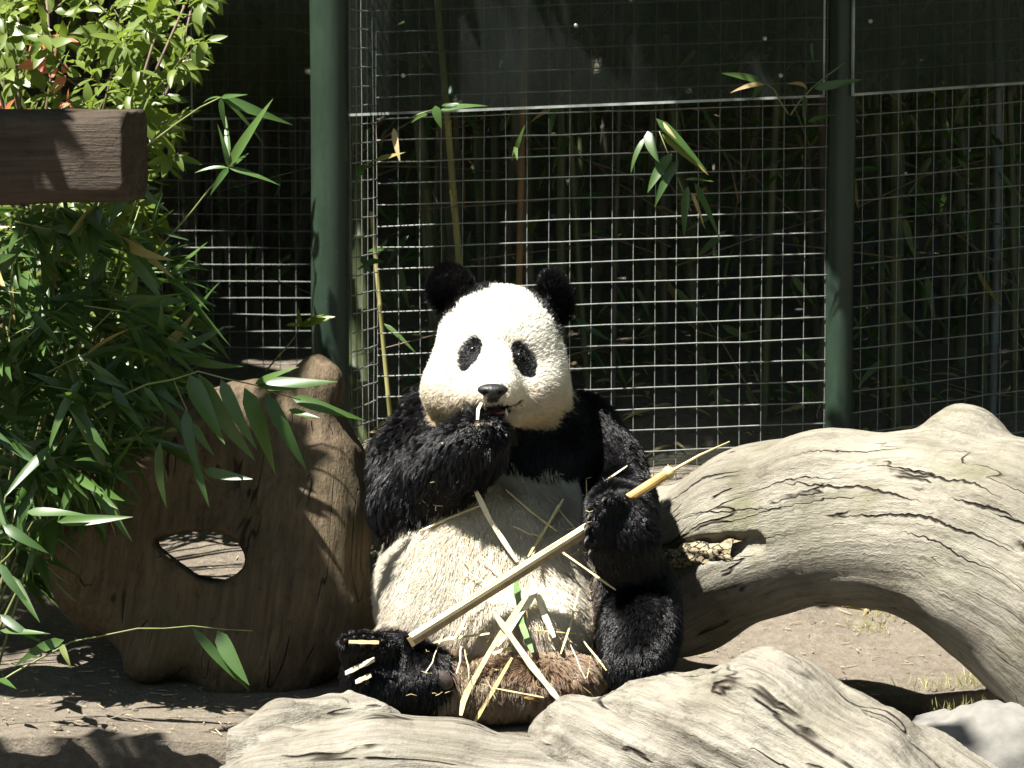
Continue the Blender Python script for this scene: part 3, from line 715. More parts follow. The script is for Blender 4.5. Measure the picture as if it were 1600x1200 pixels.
pa = P(549, 600, 8.98); pb = P(590, 600, 9.2); pc = P(1300, 600, 9.24); pe = P(1760, 600, 9.7)
zc = .0602
wire_panel((pb.x, pb.y), (pc.x, pc.y), .034, zc, 'sunlit square wire mesh fence panel between the two green posts')
wire_panel((pa.x, pa.y), (pb.x - .004, pb.y), .0, .052, 'narrow wire mesh panel turned edge on beside the thick green post', rad=.002)
wire_panel((pc.x + .03, pc.y + .01), (pe.x, pe.y), .062, zc, 'shaded dim wire mesh fence panel right of the slim green post')
pf = P(100, 600, 11.8); pg = P(530, 600, 11.8)
wire_panel((pf.x, 11.8), (pg.x, 11.8), -.004, .0602, 'distant wire mesh fence panel behind the leafy shrub')
# clear scuffed panels bolted to the upper fence
M['edge'] = simple('painted_edge_light', (.30, .33, .31), .5, nscale=12, var=.6)  # pale colour stands in for light caught along the panel edges
def clear_panel(c0, c1, top, label, bolts, thick=.006):
    """c0,c1 = lower corners in the world; rises to z=top"""
    dr = (c1 - c0); dh = Vector((dr.x, dr.y, 0)).normalized(); nv = Vector((dh.y, -dh.x, 0)) * thick / 2
    root = empty('clear_panel', c0); tag(root, label, 'plastic panel')
    t0 = Vector((c0.x, c0.y, top)); t1 = Vector((c1.x, c1.y, top))
    q = [c0, c1, t1, t0]; vs = [v + nv for v in q] + [v - nv for v in q]
    sheet = Geo().add(vs, [(0, 1, 2, 3), (7, 6, 5, 4), (0, 4, 5, 1), (1, 5, 6, 2), (2, 6, 7, 3), (3, 7, 4, 0)]).build('sheet', M['clear'], root, False)
    for a, b in ((c0, c1), (c0, t0), (c1, t1)):
        dl = (b - a).normalized() * .002; up = Vector((0, 0, .0035)) if abs(dl.z) < .001 else dh * .0025
        n2 = nv * 1.5
        e = [a - dl - n2 - up, b + dl - n2 - up, b + dl + n2 - up, a - dl + n2 - up, a - dl - n2 + up, b + dl - n2 + up, b + dl + n2 + up, a - dl + n2 + up]
        Geo().add(e, [(0, 1, 2, 3), (7, 6, 5, 4), (0, 4, 5, 1), (1, 5, 6, 2), (2, 6, 7, 3), (3, 7, 4, 0)]).build('edge_light_strip', M['edge'], root, False)
    for px, py in bolts:
        p0 = P(px, py, c0.y - .006); Geo().tube([p0, p0 + Vector((0, -.005, 0)), p0 + Vector((0, -.008, 0))], [.0065, .0065, .003], 10).build('bolt', M['steel'], sheet)
clear_panel(P(537, 180, 9.12), P(1287, 150, 9.15), ZTOP, 'wide clear plastic panel bolted on the fence above the panda', [(630, 118), (1220, 118), (900, 40), (1195, 60)])
clear_panel(P(1332, 148, 9.2), P(1740, 120, 9.6), ZTOP, 'clear plastic panel on the shaded fence right of the slim post', [(1360, 33)])
clear_panel(P(300, 186, 11.7), P(497, 184, 11.7), ZTOP + .3, 'clear plastic panel on the distant fence behind the shrub', [])
# ------------------------------------------------------------------ leaves
def leaf_data(name, W, prof, fold, droop, seg, mat, twist=0):
    V = []; F = []
    for i in range(seg + 1):
        t = i / seg; wv = W * prof(t) * .5; z = -droop * t * t; tw = twist * t
        cx = .02 * math.sin(3 * t)
        for s_ in (-1, 0, 1):
            x = s_ * wv; zz = z + abs(s_) * fold * wv
            V.append((cx + x * math.cos(tw), t * (1 - .25 * droop * t), zz + x * math.sin(tw)))
    for i in range(seg):
        for k in (0, 1):
            a = i * 3 + k; F.append((a, a + 1, a + 4, a + 3))
    me = bpy.data.meshes.new(name); me.from_pydata(V, [], F); me.update(); me.materials.append(mat)
    me.polygons.foreach_set('use_smooth', np.ones(len(me.polygons), bool)); return me
lance = lambda t: max(.03, (math.sin(math.pi * min(1, t ** .62)) ** .75) * (1 - .15 * t))
oval = lambda t: max(.04, math.sin(math.pi * t ** .85) ** .7)
def variants(nm, W, prof, mat, seg=7, n=5, droop=(.0, .5)):
    return [leaf_data(nm, W * random.uniform(.85, 1.2), prof, random.uniform(.1, .5), random.uniform(*droop), seg, mat, random.uniform(-.7, .7)) for _ in range(n)]
LB = variants('bamboo_leaf', .15, lance, M['leaf_bamboo'])
LS = variants('shrub_leaf', .36, oval, M['leaf_shrub'], 5, 5, (0, .35))
LR = variants('red_leaf', .4, oval, M['leaf_red'], 5, 3, (0, .3))
LD = variants('dry_leaf', .16, lance, M['leaf_dry'], 6, 4, (.1, .7))
def orient(b, d, up, roll=0, scale=1):
    y = Vector(d).normalized(); z = Vector(up) - y * Vector(up).dot(y)
    if z.length < 1e-3: z = Vector((.3, -1, .2)) - y * Vector((.3, -1, .2)).dot(y)
    z.normalize(); x = y.cross(z)
    m_ = Matrix((x, y, z)).transposed().to_4x4() @ Matrix.Rotation(roll, 4, 'Y')
    return Matrix.Translation(b) @ m_ @ Matrix.Scale(scale, 4)
class Plant:
    def __init__(s, name, loc, label, cat, group=None):
        s.root = empty(name, loc); tag(s.root, label, cat, group); s.loc = Vector(loc); s.L = []
    def leaf(s, M4, me): s.L.append((M4, me))
    def stem(s, path, rad, mat=None, seg=6, name='stem'):
        return Geo().tube(path, rad, seg).build(name, mat or M['stem'], s.root)
    def build(s, n=290):
        def key(e):
            p = e[0].translation; return -(e[0].to_scale().x) / max(p.y, 1) * (1.6 - .0 * p.y) + .02 * (p.y - 7)
        s.L.sort(key=key); pinv = Matrix.Translation(-s.loc)
        for M4, me in s.L[:n]:
            o = bpy.data.objects.new('leaf', me); COL.objects.link(o); o.parent = s.root; o.matrix_parent_inverse = pinv; o.matrix_basis = M4
        rest = s.L[n:]
        if rest: join_leaves('foliage', rest, s.root)
        return s
def join_leaves(name, L, root=None):
    by = {}
    for M4, me in L: by.setdefault(me.name, []).append(M4)
    VV = []; FF = []; MI = []; mats = []; o = 0
    for k, ms in by.items():
        me = bpy.data.meshes[k]; v = np.zeros(len(me.vertices) * 3, np.float32); me.vertices.foreach_get('co', v); v = np.c_[v.reshape(-1, 3), np.ones(len(me.vertices))]
        f = np.array([tuple(p.vertices) for p in me.polygons]); T = np.array([np.array(m_) for m_ in ms])
        W_ = np.einsum('nij,vj->nvi', T, v)[..., :3]; nv = len(v)
        VV.append(W_.reshape(-1, 3)); FF.append((f[None] + (np.arange(len(ms)) * nv)[:, None, None] + o).reshape(-1, 4)); o += nv * len(ms)
        if me.materials[0] not in mats: mats.append(me.materials[0])
        MI.append(np.full(len(ms) * len(f), mats.index(me.materials[0]), np.int32))
    me = mesh_np(name, np.concatenate(VV), np.concatenate(FF))
    for m_ in mats: me.materials.append(m_)
    me.polygons.foreach_set('material_index', np.concatenate(MI))
    ob = link(name, me, None, root); ob['kind'] = 'stuff'; return ob
def rv(s=1): return Vector((random.gauss(0, s), random.gauss(0, s), random.gauss(0, s)))
UP = Vector((-.2, -.45, .9))
def curve_pts(a, b, sag, n=8):
    return [a.lerp(b, i / n) + Vector((0, 0, sag * 4 * (i / n) * (1 - i / n))) for i in range(n + 1)]
def px_leaf(pl, a, b, me, width=1.0, up=None, roll=0.):
    A = P(*a); B = P(*b); M4 = orient(A, B - A, up or Vector((-.15, -.8, .5)), roll, (B - A).length)
    pl.leaf(M4 @ Matrix.Diagonal((width, 1, 1, 1)), me)
def fan(pl, tip, d, n, lo, hi, spread=.9, lib=LB, droop=.35):
    d = Vector(d).normalized()
    for i in range(n):
        v = (d + rv(.33) * spread + Vector((0, 0, -droop * random.random()))).normalized()
        b = tip - d * random.uniform(0, .05) + rv(.003)
        pl.leaf(orient(b, v, UP + rv(.45), random.uniform(-.7, .7), random.uniform(lo, hi)), random.choice(lib))

HOLE = [gpt(290, 868), gpt(330, 870), gpt(365, 878)]; TOPS = [P(330, 640, 8.25), P(400, 622, 8.25), P(450, 605, 8.28), P(495, 590, 8.3)]
def shades(p):
    for pts, r in ((HOLE, .13), (TOPS, .07)):
        for q in pts:
            d = p - q; al = d.dot(SUN)
            if al > .05 and (d - SUN * al).length < r + .06: return True
    return False
# ---- leafy shrub at upper left
sh = Plant('leafy_shrub', (-1.35, 9.1, gh(-1.35, 9.1)), 'bright green leafy shrub with a few red young leaves behind the beam', 'shrub')
sb = Vector((-1.35, 9.1, gh(-1.35, 9.1)))
stems = []
for k in range(13):
    tp = P(random.uniform(-70, 300), random.uniform(-90, 120), random.uniform(8.5, 9.5)); pth = curve_pts(sb + Vector((random.uniform(-.12, .12), random.uniform(-.1, .1), 0)), tp, .0)
    pth = [q + Vector((.03 * math.sin(i * 1.3 + k), .03 * math.cos(i + k), 0)) for i, q in enumerate(pth)]
    sh.stem(pth, [.009 - .0007 * i for i in range(len(pth))], M['twig']); stems.append(pth)
cnt = 0
while cnt < 250:
    py = random.uniform(-70, 500); xr = np.interp(py, [-80, 0, 60, 170, 300, 400, 500], [350, 345, 330, 290, 270, 250, 190])
    px = random.uniform(-60, xr); d = random.uniform(8.25, 9.5)
    if py > 330 and random.random() < .35: continue
    tip = P(px, py, d)
    if shades(tip): cnt += .3; continue
    st = min((q for s_ in stems for q in s_), key=lambda q: (q - tip).length + 2 * max(0, q.z - tip.z))
    a = tip + (st - tip) * min(1, .16 / max((st - tip).length, .01)); a.z -= .03
    d_ = (tip - a).normalized(); sh.stem([a, (a + tip) / 2 + rv(.004), tip], [.0028, .002, .0012], M['twig'], 5, 'twig') if cnt < 150 else None
    nl = random.randint(6, 10)
    lib = LR if (math.hypot(px - 85, py - 80) < 26 or math.hypot(px - 8, py - 150) < 28 or math.hypot(px - 90, py - 152) < 18) else LS
    for i in range(nl):
        t = .35 + .65 * i / nl; an = i * 2.4 + random.random(); side = d_.orthogonal().normalized(); side.rotate(Matrix.Rotation(an, 3, d_))
        v = d_ * .55 + side * .9 + Vector((0, 0, -.1)); sh.leaf(orient(a.lerp(tip, t), v, UP + rv(.4), random.uniform(-.4, .4), random.uniform(.05, .088)), random.choice(lib))
    cnt += 1
sh.build()

# ---- bamboo at the left
bp = Plant('bamboo_plant', (-1.3, 8.05, gh(-1.3, 8.05)), 'green bamboo plant with long arching stems at the left of the trunk', 'bamboo')
bb = Vector((-1.3, 8.05, gh(-1.3, 8.05)))
def bstem(pl, pts, r0=.0032):
    pth = [P(*q) for q in pts]; out = [pth[0]]
    for a, b in zip(pth[:-1], pth[1:]):
        out += [a.lerp(b, .5) + rv(.002), b]
    pl.stem(out, [r0 * (1 - .6 * i / len(out)) for i in range(len(out))], M['stem']); return out
def at_tip(pl, pts, leaves):
    bstem(pl, pts)
    for b, w_ in leaves: px_leaf(pl, pts[-1], b, random.choice(LB), w_, roll=random.uniform(-.5, .5))
at_tip(bp, [(120, 600, 8.1), (215, 425, 8.0), (300, 330, 7.95), (357, 262, 7.9)], [((410, 150, 7.82), 1.1), ((347, 170, 7.95), .9), ((438, 275, 7.85), .9), ((300, 258, 7.9), .8), ((345, 200, 7.85), .7), ((395, 230, 7.95), .8), ((330, 300, 7.8), .8)])
at_tip(bp, [(140, 330, 8.0), (215, 238, 7.95), (280, 190, 7.95), (345, 152, 7.9)], [((386, 146, 7.85), 1.0), ((455, 188, 7.85), .9), ((435, 226, 7.95), .7), ((352, 205, 7.9), 1.1), ((310, 150, 7.95), .6)])
at_tip(bp, [(60, 620, 8.1), (150, 510, 8.05), (215, 470, 8.0), (262, 436, 7.95)], [((318, 372, 7.9), 1.1), ((335, 430, 7.9), .9), ((322, 455, 7.85), .9), ((330, 482, 7.9), .9), ((365, 538, 7.9), .8), ((262, 372, 8.0), .8), ((320, 400, 7.95), .8)])
at_tip(bp, [(120, 420, 8.1), (180, 375, 8.0), (240, 355, 7.95)], [((270, 325, 7.9), .9), ((290, 372, 7.9), .9), ((250, 290, 7.95), .9), ((245, 300, 7.85), .9)])
at_tip(bp, [(150, 330, 8.1), (215, 290, 8.0)], [((248, 295, 7.95), 1.0), ((262, 328, 7.9), .8), ((235, 262, 7.95), .9), ((170, 322, 7.85), 1.2)])
for k in range(13):                            # upright canes
    x0 = random.uniform(-140, 10); d = random.uniform(8.0, 8.7); tp = P(x0 + random.uniform(60, 260), random.uniform(240, 620), d); q0 = Vector((P(x0, 900, d).x, d, gh(P(x0, 900, d).x, d)))
    pth = curve_pts(q0, tp, random.uniform(-.04, .04)); bp.stem(pth, [.0042 - .0003 * i for i in range(len(pth))], M['stem'])
def inside(px, py):
    xr = np.interp(py, [300, 380, 450, 560, 640, 720, 850, 930], [215, 240, 300, 285, 260, 225, 130, 60]); return px < xr
n = 0
while n < 260:
    py = random.uniform(315, 900); px = random.uniform(-60, 320)
    if not inside(px, py) or (px > 150 and py > 760): continue
    d = random.uniform(7.75, 8.1) if n < 130 else random.uniform(8.1, 8.7); tip = P(px, py, d)
    if shades(tip): continue
    dd = Vector((random.uniform(-.25, 1), random.uniform(-.7, .2), random.uniform(-.55, .55))).normalized()
    a = tip - dd * random.uniform(.1, .2); bp.stem([a, (a + tip) / 2 + rv(.004), tip], [.0022, .0018, .001], M['stem'], 5, 'twig') if n < 110 else None
    fan(bp, tip, dd, random.randint(4, 7), .10, .19); n += 1
bp.build()

# ---- spray hanging in front of the trunk
sp = Plant('bamboo_branch', P(150, 640, 7.75), 'bamboo branch with long leaves drooping in front of the hollow trunk', 'bamboo branch')
bstem(sp, [(150, 640, 7.75), (230, 600, 7.75), (310, 580, 7.74), (400, 602, 7.72), (470, 625, 7.7)], .003)
bstem(sp, [(270, 590, 7.75), (292, 640, 7.74), (296, 690, 7.72)], .002)
for a, b, w_ in [((296, 585), (352, 692), 1.3), ((310, 584), (395, 726), 1.35), ((345, 592), (398, 700), 1.2), ((382, 606), (450, 738), 1.25), ((415, 614), (488, 736), 1.15), ((402, 602), (528, 592), 1.25), ((398, 600), (452, 566), 1.0),
                 ((455, 620), (562, 648), 1.0), ((452, 640), (500, 652), 1.1), ((318, 735), (392, 746), 1.2), ((300, 660), (335, 714), 1.2), ((225, 605), (262, 640), 1.2), ((175, 605), (228, 668), 1.3), ((110, 628), (168, 696), 1.3),
                 ((290, 640), (305, 740), 1.2), ((296, 690), (330, 790), 1.1), ((250, 690), (245, 800), 1.0), ((130, 590), (60, 700), 1.0), ((95, 690), (0, 770), .9), ((165, 730), (110, 640), .8)]:
    px_leaf(sp, (*a, 7.72 + random.uniform(-.03, .03)), (*b, 7.66 + random.uniform(-.04, .04)), random.choice(LB), w_, roll=random.uniform(-.3, .3))
sp.build()
# ---- low shoots at the bottom left
lo = Plant('bamboo_shoot', gpt(20, 1050), 'low bamboo shoot with thin stem lying over the ground beside the trunk', 'bamboo shoot')
bstem(lo, [(-20, 1078, 7.62), (60, 1030, 7.66), (110, 1003, 7.7), (215, 982, 7.72), (300, 978, 7.74), (395, 986, 7.74)], .0028)
for a, b, w_ in [((100, 1000), (20, 1027), 1.2), ((95, 1005), (110, 1036), 1.3), ((300, 980), (392, 1078), .9), ((340, 985), (388, 1070), 1.5), ((5, 820), (70, 858), 1.2), ((0, 960), (60, 1000), 1.1), ((20, 900), (62, 972), .9), ((0, 880), (40, 945), 1.2),
                 ((40, 800), (130, 790), 1.1), ((90, 815), (200, 800), 1.2), ((0, 1060), (25, 1074), 1.2), ((30, 820), (50, 780), 1.0), ((0, 985), (75, 985), .8)]:
    px_leaf(lo, (*a, 7.62), (*b, 7.55), random.choice(LB), w_, roll=random.uniform(-.3, .3))
bstem(lo, [(-20, 900, 7.62), (40, 835, 7.62), (62, 800, 7.62)], .0025)
lo.build()
# ---- young sapling in front of the far fence
sl_ = Plant('sapling', P(425, 565, 8.6), 'tiny sapling with two pale leaves beside the thick green post', 'sapling')
bstem(sl_, [(415, 580, 8.6), (450, 540, 8.6), (468, 512, 8.6)], .0025)
for b, w_ in [((520, 490), 2.2), ((500, 487), 1.8), ((464, 486), 2.2), ((450, 505), 2), ((486, 500), 2)]: px_leaf(sl_, (470, 510, 8.6), (*b, 8.56), random.choice(LS), w_ / 2.2 * .8)
sl_.build()
# ---- sprigs poking through the wire
def sprig(label, stem, leaves, d=9.05):
    s_ = Plant('bamboo_sprig', P(*stem[0], d), label, 'bamboo sprig'); bstem(s_, [(*q, d - .01 * i) for i, q in enumerate(stem)], .0024)
    for a, b, w_, lib in leaves: px_leaf(s_, (*a, d - .02), (*b, d - .05 - random.random() * .04), random.choice(lib), w_, roll=random.uniform(-.3, .3))
    s_.build()
sprig('bamboo sprig with a broad pale leaf below the wide clear panel', [(640, 185), (675, 172)], [((688, 172), (757, 150), 1.3, LB), ((680, 165), (692, 198), 2.6, LB), ((668, 178), (645, 182), 1.3, LB), ((690, 165), (715, 158), 1.3, LB)])
sprig('bamboo sprig with one brown curled leaf above the panda ear', [(560, 262), (600, 244), (625, 237)], [((615, 200), (625, 250), 1.1, LD), ((588, 250), (632, 236), 1.1, LB), ((560, 265), (585, 252), 1.4, LB), ((570, 255), (555, 290), 1.6, LB)])
sprig('large bamboo sprig with drooping leaves hanging on the sunlit wire', [(1080, 330), (1060, 280), (1030, 205)], [((1012, 205), (1028, 250), 2.4, LB), ((1008, 215), (978, 265), 1.0, LB), ((1025, 185), (1110, 262), 1.0, LB), ((1035, 210), (1112, 265), 1.0, LB), ((1030, 190), (1060, 215), 1.3, LD), ((1075, 290), (1068, 370), .9, LB), ((1085, 285), (1135, 372), .8, LB), ((1070, 280), (1112, 276), 1.0, LB), ((1050, 240), (1010, 300), 1.5, LB), ((1060, 250), (1020, 320), 1.4, LB), ((1080, 300), (1104, 345), .8, LD)])
sprig('bamboo sprig with bright leaves in front of the clear panel by the slim post', [(1232, 178), (1210, 140), (1196, 130)], [((1192, 128), (1128, 112), 1.0, LB), ((1195, 132), (1150, 130), .9, LD), ((1190, 132), (1176, 152), 1.6, LB), ((1198, 130), (1205, 118), 2.0, LB)])
sprig('bamboo sprig with bright leaves reaching across the top of the slim post', [(1235, 180), (1268, 138), (1320, 98)], [((1272, 138), (1344, 118), 1.5, LB), ((1262, 190), (1302, 170), 1.7, LB), ((1268, 66), (1270, 96), 1.1, LB), ((1262, 140), (1250, 118), 1.5, LD), ((1258, 150), (1258, 190), 1.3, LB)])
sprig('small bamboo sprig with curled leaf below the middle of the clear panel', [(800, 250), (808, 225)], [((806, 235), (812, 200), 1.1, LB), ((806, 228), (808, 245), 1.6, LB)])
sprig('small green sprig low in the narrow mesh beside the thick post', [(560, 420), (575, 412)], [((590, 405), (560, 418), 1.6, LB), ((565, 400), (580, 425), 1.5, LB), ((600, 410), (580, 402), 1.2, LB)])

# ------------------------------------------------------------------ bamboo grove behind the fence
def culm(x, y, z1, r, lean, mat, label, group):
    z0 = gh(x, y) - .05; g = Geo(); pth = []; rad = []; z = z0; inter = random.uniform(.16, .28); ph = random.random() * 6
    while z < z1:
        for dz, k in ((0, 1.0), (.004, 1.16), (.010, 1.16), (.014, .98)):
            t = (z + dz - z0); pth.append(Vector((x + lean[0] * t + .012 * math.sin(t * 1.7 + ph), y + lean[1] * t, z + dz))); rad.append(r * k * (1 - .08 * t))
        z += inter
    g.tube(pth, rad, 9); o = g.build('bamboo_culm', mat, None); tag(o, label, 'bamboo', group); return o
for k in range(64):
    d = random.uniform(9.62, 12.2); px = random.uniform(545, 1720); x = P(px, 600, d).x
    mt, lb = random.choice(((M['culm'], 'dark green bamboo culm standing in the grove behind the wire fence'), (M['culm'], 'dark green bamboo culm standing in the grove behind the wire fence'), (M['culm_grey'], 'dull grey dead bamboo culm standing in the grove behind the wire fence')))
    r_ = random.uniform(.008, .022); le = random.gauss(0, .05)
    size = 'slender' if r_ < .012 else ('thick' if r_ > .018 else 'medium'); lean = 'leaning' if abs(le) > .05 else 'upright'
    where = 'just behind the sunlit mesh' if px < 1290 and d < 10.6 else ('just behind the shaded mesh' if d < 10.6 else 'deep in the grove behind the fence')
    culm(x, d, random.uniform(2.7, 3.6), r_, (le, random.gauss(0, .03)), mt, '%s %s %s bamboo culm %s' % (size, lean, 'dark green' if mt is M['culm'] else 'dull grey', where), 'bamboo culms behind the wire fence')
for k in range(22):
    d = random.uniform(12.1, 13.6); px = random.uniform(150, 560); x = P(px, 600, d).x
    r_ = random.uniform(.012, .028); le = random.gauss(0, .045)
    culm(x, d, random.uniform(2.8, 3.6), r_, (le, 0), M['culm_grey'], '%s %s grey bamboo culm beyond the distant fence panel%s' % ('slender' if r_ < .017 else ('thick' if r_ > .023 else 'medium'), 'leaning' if abs(le) > .04 else 'upright', ', close to its wire' if d < 12.7 else ', well back from its wire'), 'bamboo culms beyond the distant fence')
q = P(742, 420, 9.55); culm(q.x + .02, 9.55, 3.2, .011, (-.10, 0), simple('yellow_culm', (.24, .22, .07), .45, nscale=9), 'yellowish leaning bamboo culm behind the panda ear', None)
q = P(815, 420, 9.6); culm(q.x, 9.6, 3.2, .0105, (.0, 0), M['culm_brown'], 'orange brown bamboo culm rising behind the panda head', None)
q = P(618, 560, 9.45); culm(q.x, 9.45, 1.25, .007, (-.07, 0), simple('straw_culm', (.27, .25, .09), .45, nscale=9), 'thin straw yellow bamboo cane behind the narrow mesh', None)
q = P(1550, 300, 9.75); culm(q.x, 9.75, 3.0, .013, (.01, 0), simple('bluish_culm', (.09, .11, .12), .3, nscale=9), 'bluish glossy bamboo culm standing beyond the shaded fence', None)
# thin dead side twigs and leaf mass in the grove
g = Geo()
for k in range(420):
    d = random.uniform(9.5, 12.5); a = P(random.uniform(530, 1720), random.uniform(-40, 720), d); v = Vector((random.uniform(-1, 1), random.uniform(-.3, .3), random.uniform(-.2, 1))).normalized() * random.uniform(.15, .6)
    g.tube([a, a + v * .5 + rv(.01), a + v], [.003, .0022, .001], 4)
tag(g.build('dead_twigs', M['twig']), 'tangle of thin dead bamboo twigs behind the fence', kind='stuff')
L = []
for k in range(5200):
    d = random.uniform(9.6, 13.6); px = random.uniform(200 if d > 12 else 560, 1750); py = random.uniform(-60, 740)
    if random.random() < .35 and py > 150: continue
    v = Vector((random.uniform(-1, 1), random.uniform(-.8, .3), random.uniform(-1.1, .2)))
    L.append((orient(P(px, py, d), v, UP + rv(.5), 0, random.uniform(.07, .15)), random.choice(LB)))
tag(join_leaves('bamboo_thicket', L), 'dim mass of bamboo leaves filling the grove behind the fence', kind='stuff')
# leaf litter at the foot of the fence
L = []
for k in range(450):
    x = random.uniform(-.5, 2.0); y = random.uniform(9.05, 10.4); L.append((orient(Vector((x, y, gh(x, y) + .01)), Vector((random.uniform(-1, 1), random.uniform(-1, 1), .15)), Vector((0, -.3, 1)) + rv(.3), 0, random.uniform(.05, .11)), random.choice(LD)))
tag(join_leaves('leaf_litter', L), 'dry fallen bamboo leaves at the foot of the fence', kind='stuff')

# ------------------------------------------------------------------ added out-of-view shade tree, crown shaped to set lit and dark patches
lit = []
def litp(p, r): lit.append((np.array(p, np.float32), r))
for i in rng.choice(len(Vp), 260, replace=False): litp(Vp[i], .2)
for ob, nn in ((right_log, 180), (front_log, 90), (bark_log, 50)):
    vs = np.array([v.co for v in ob.data.vertices]); vs = vs[vs[:, 2] > np.median(vs[:, 2]) - .05]
    for i in rng.choice(len(vs), nn, replace=False): litp(vs[i], .24)
for k in range(330): litp(P(random.uniform(585, 1010), random.uniform(235, 740), 9.21), .15)
for k in range(120): litp(P(random.uniform(1180, 1300), random.uniform(330, 700), 9.23), .10)
for k in range(40): litp(P(random.uniform(1010, 1180), random.uniform(560, 700), 9.22), .10)
for k in range(120): litp(P(random.uniform(-80, 330), random.uniform(-80, 430), random.uniform(8.3, 9.3)), .18)
for k in range(14): litp(P(random.uniform(290, 520), random.uniform(580, 635), 8.25), .10)
for k in range(18): litp(P(random.uniform(290, 490), random.uniform(240, 530), 11.8), .10)
for k in range(60):
    h = gpt(random.uniform(-20, 340), random.uniform(1040, 1140))
    if h: litp(h, .22)
for k in range(50):
    h = gpt(random.uniform(1120, 1560), random.uniform(950, 1050))
    if h: litp(h, .2)
for k in range(10): litp(gpt(random.uniform(260, 380), random.uniform(845, 895)), .2)
LPs = np.array([l[0] for l in lit]); LR_ = np.array([l[1] for l in lit]); sv = np.array(SUN, np.float32)
tree = empty('added_shade_tree', (-2.9, 11.4, gh(-2.9, 11.4))); tag(tree, 'unseen leafy tree added to shade the back of the enclosure', 'tree')
tb = Vector((-2.9, 11.4, gh(-2.9, 11.4))); tt = Vector((-2.7, 11.2, 3.6))
Geo().tube([tb - Vector((0, 0, .2)), tb.lerp(tt, .4) + Vector((.06, 0, 0)), tt], [.19, .15, .12], 16).build('trunk', M['log_brown'], tree)
for q in ((-3.2, 9.2, 4.2), (-.6, 10.2, 4.1), (.6, 11.6, 4.3), (2.6, 10.4, 4.4), (-1.5, 9.0, 4.3), (2.4, 12.4, 4.3), (-3.6, 13, 4.4), (4.2, 9.6, 4.2)):
    e = Vector(q); Geo().tube([tt - Vector((0, 0, .15)), tt.lerp(e, .4) + Vector((0, 0, .25)), e], [.09, .06, .02], 8).build('limb', M['log_brown'], tree)
big = [leaf_data('canopy_leaf', .5, oval, .15, .2, 2, M['leaf_bamboo'], .3) for _ in range(2)]
N1, N2, N3, N4, N5 = 36000, 30000, 11000, 6000, 5000; N = N1 + N2 + N3 + N4 + N5
C = np.concatenate([np.stack([rng.uniform(-6, 4.6, N1), rng.uniform(5.6, 11.6, N1), rng.uniform(2.6, 4.9, N1)], 1), np.stack([rng.uniform(-8, 7, N2), rng.uniform(11.4, 20, N2), rng.uniform(3.0, 5.2, N2)], 1), np.stack([rng.uniform(-4.5, 3.2, N3), rng.uniform(8.9, 13.2, N3), rng.uniform(2.25, 2.9, N3)], 1), np.stack([rng.uniform(-.6, 1.4, N4), rng.uniform(8.5, 9.7, N4), rng.uniform(2.3, 3.6, N4)], 1), np.stack([rng.uniform(-2.3, -.9, N5), rng.uniform(6.7, 8.0, N5), rng.uniform(2.3, 3.4, N5)], 1)]).astype(np.float32)
C[N1:N1 + N2, 2] += np.maximum(0, C[N1:N1 + N2, 1] - 14) * .5
ok = np.ones(N, bool)
for i in range(0, N, 2000):
    d = C[i:i + 2000, None] - LPs[None]; al = d @ sv; q2 = (d * d).sum(-1) - al * al
    ok[i:i + 2000] = ~((q2 < LR_ ** 2) & (al > 0)).any(1)
C = C[ok]
L = [(orient(Vector(c), rv(1), Vector((0, 0, 1)) + rv(.35), 0, random.uniform(.13, .22) if c[1] < 11.5 or c[2] < 2.95 else random.uniform(.3, .45)), random.choice(big)) for c in C.tolist()]
cr = join_leaves('crown', L, tree)

# ------------------------------------------------------------------ unseen ring of leaves added around the scene to cut sky light
far = [leaf_data('sky_blocker_leaf', .55, oval, .15, .2, 2, M['leaf_bamboo'], .3) for _ in range(2)]; L = []
for k in range(9000):
    a = random.uniform(0, 2 * math.pi); r = random.uniform(11, 15.5); x, y = r * math.sin(a) * 1.1, 5 + r * math.cos(a)
    if 11 < y and abs(x) < 9: continue
    z = random.uniform(-.3, 8.5) if x > -6 else random.uniform(-.3, 6.5)
    L.append((orient(Vector((x, y, z)), rv(1), Vector((-math.sin(a), -math.cos(a), .4)) + rv(.4), 0, random.uniform(.5, 1.0)), random.choice(far)))
tag(join_leaves('sky_blocker', L), 'unseen ring of leaves added around the enclosure to cut sky light', kind='stuff')
# ------------------------------------------------------------------ bamboo the panda is eating, straw on the fur
def strip(name, pts, w, th, mat, label, cat, group, face=Vector((0, -.75, .65))):
    """flat splint through world points"""
    V = []; F = []
    n = len(pts)
    for i, p in enumerate(pts):
        t = (pts[min(i + 1, n - 1)] - pts[max(i - 1, 0)]).normalized(); nn = face - t * face.dot(t); nn.normalize(); s_ = t.cross(nn)
        ww = w * ((1 + .15 * math.sin(i * 1.7 + w * 900)) if 0 < i < n - 1 else (.55 if (pts[0] - pts[-1]).length > .09 else .9))
        for a, b in ((-1, -1), (1, -1), (1, 1), (-1, 1)): V.append(p + s_ * (a * ww / 2) + nn * (b * th / 2))
    for i in range(n - 1):
        for k in range(4): F.append((i * 4 + k, i * 4 + (k + 1) % 4, i * 4 + 4 + (k + 1) % 4, i * 4 + 4 + k))
    F += [(3, 2, 1, 0), tuple(n * 4 - 4 + k for k in range(4))]
    o = Geo().add(V, F).build(name, mat, None, False); tag(o, label, cat, group); return o
def on_fur(px, py, lift=.026):
    h = pbvh.ray_cast(CAMP, ray(px, py))
    if h[0] is None: return P(px, py, 7.6)
    return h[0] + h[1] * .004 - ray(px, py) * lift
st = empty('bamboo_stalk', P(640, 995, 7.55)); tag(st, 'long split bamboo stalk gripped in the panda paw across its belly', 'bamboo stalk')
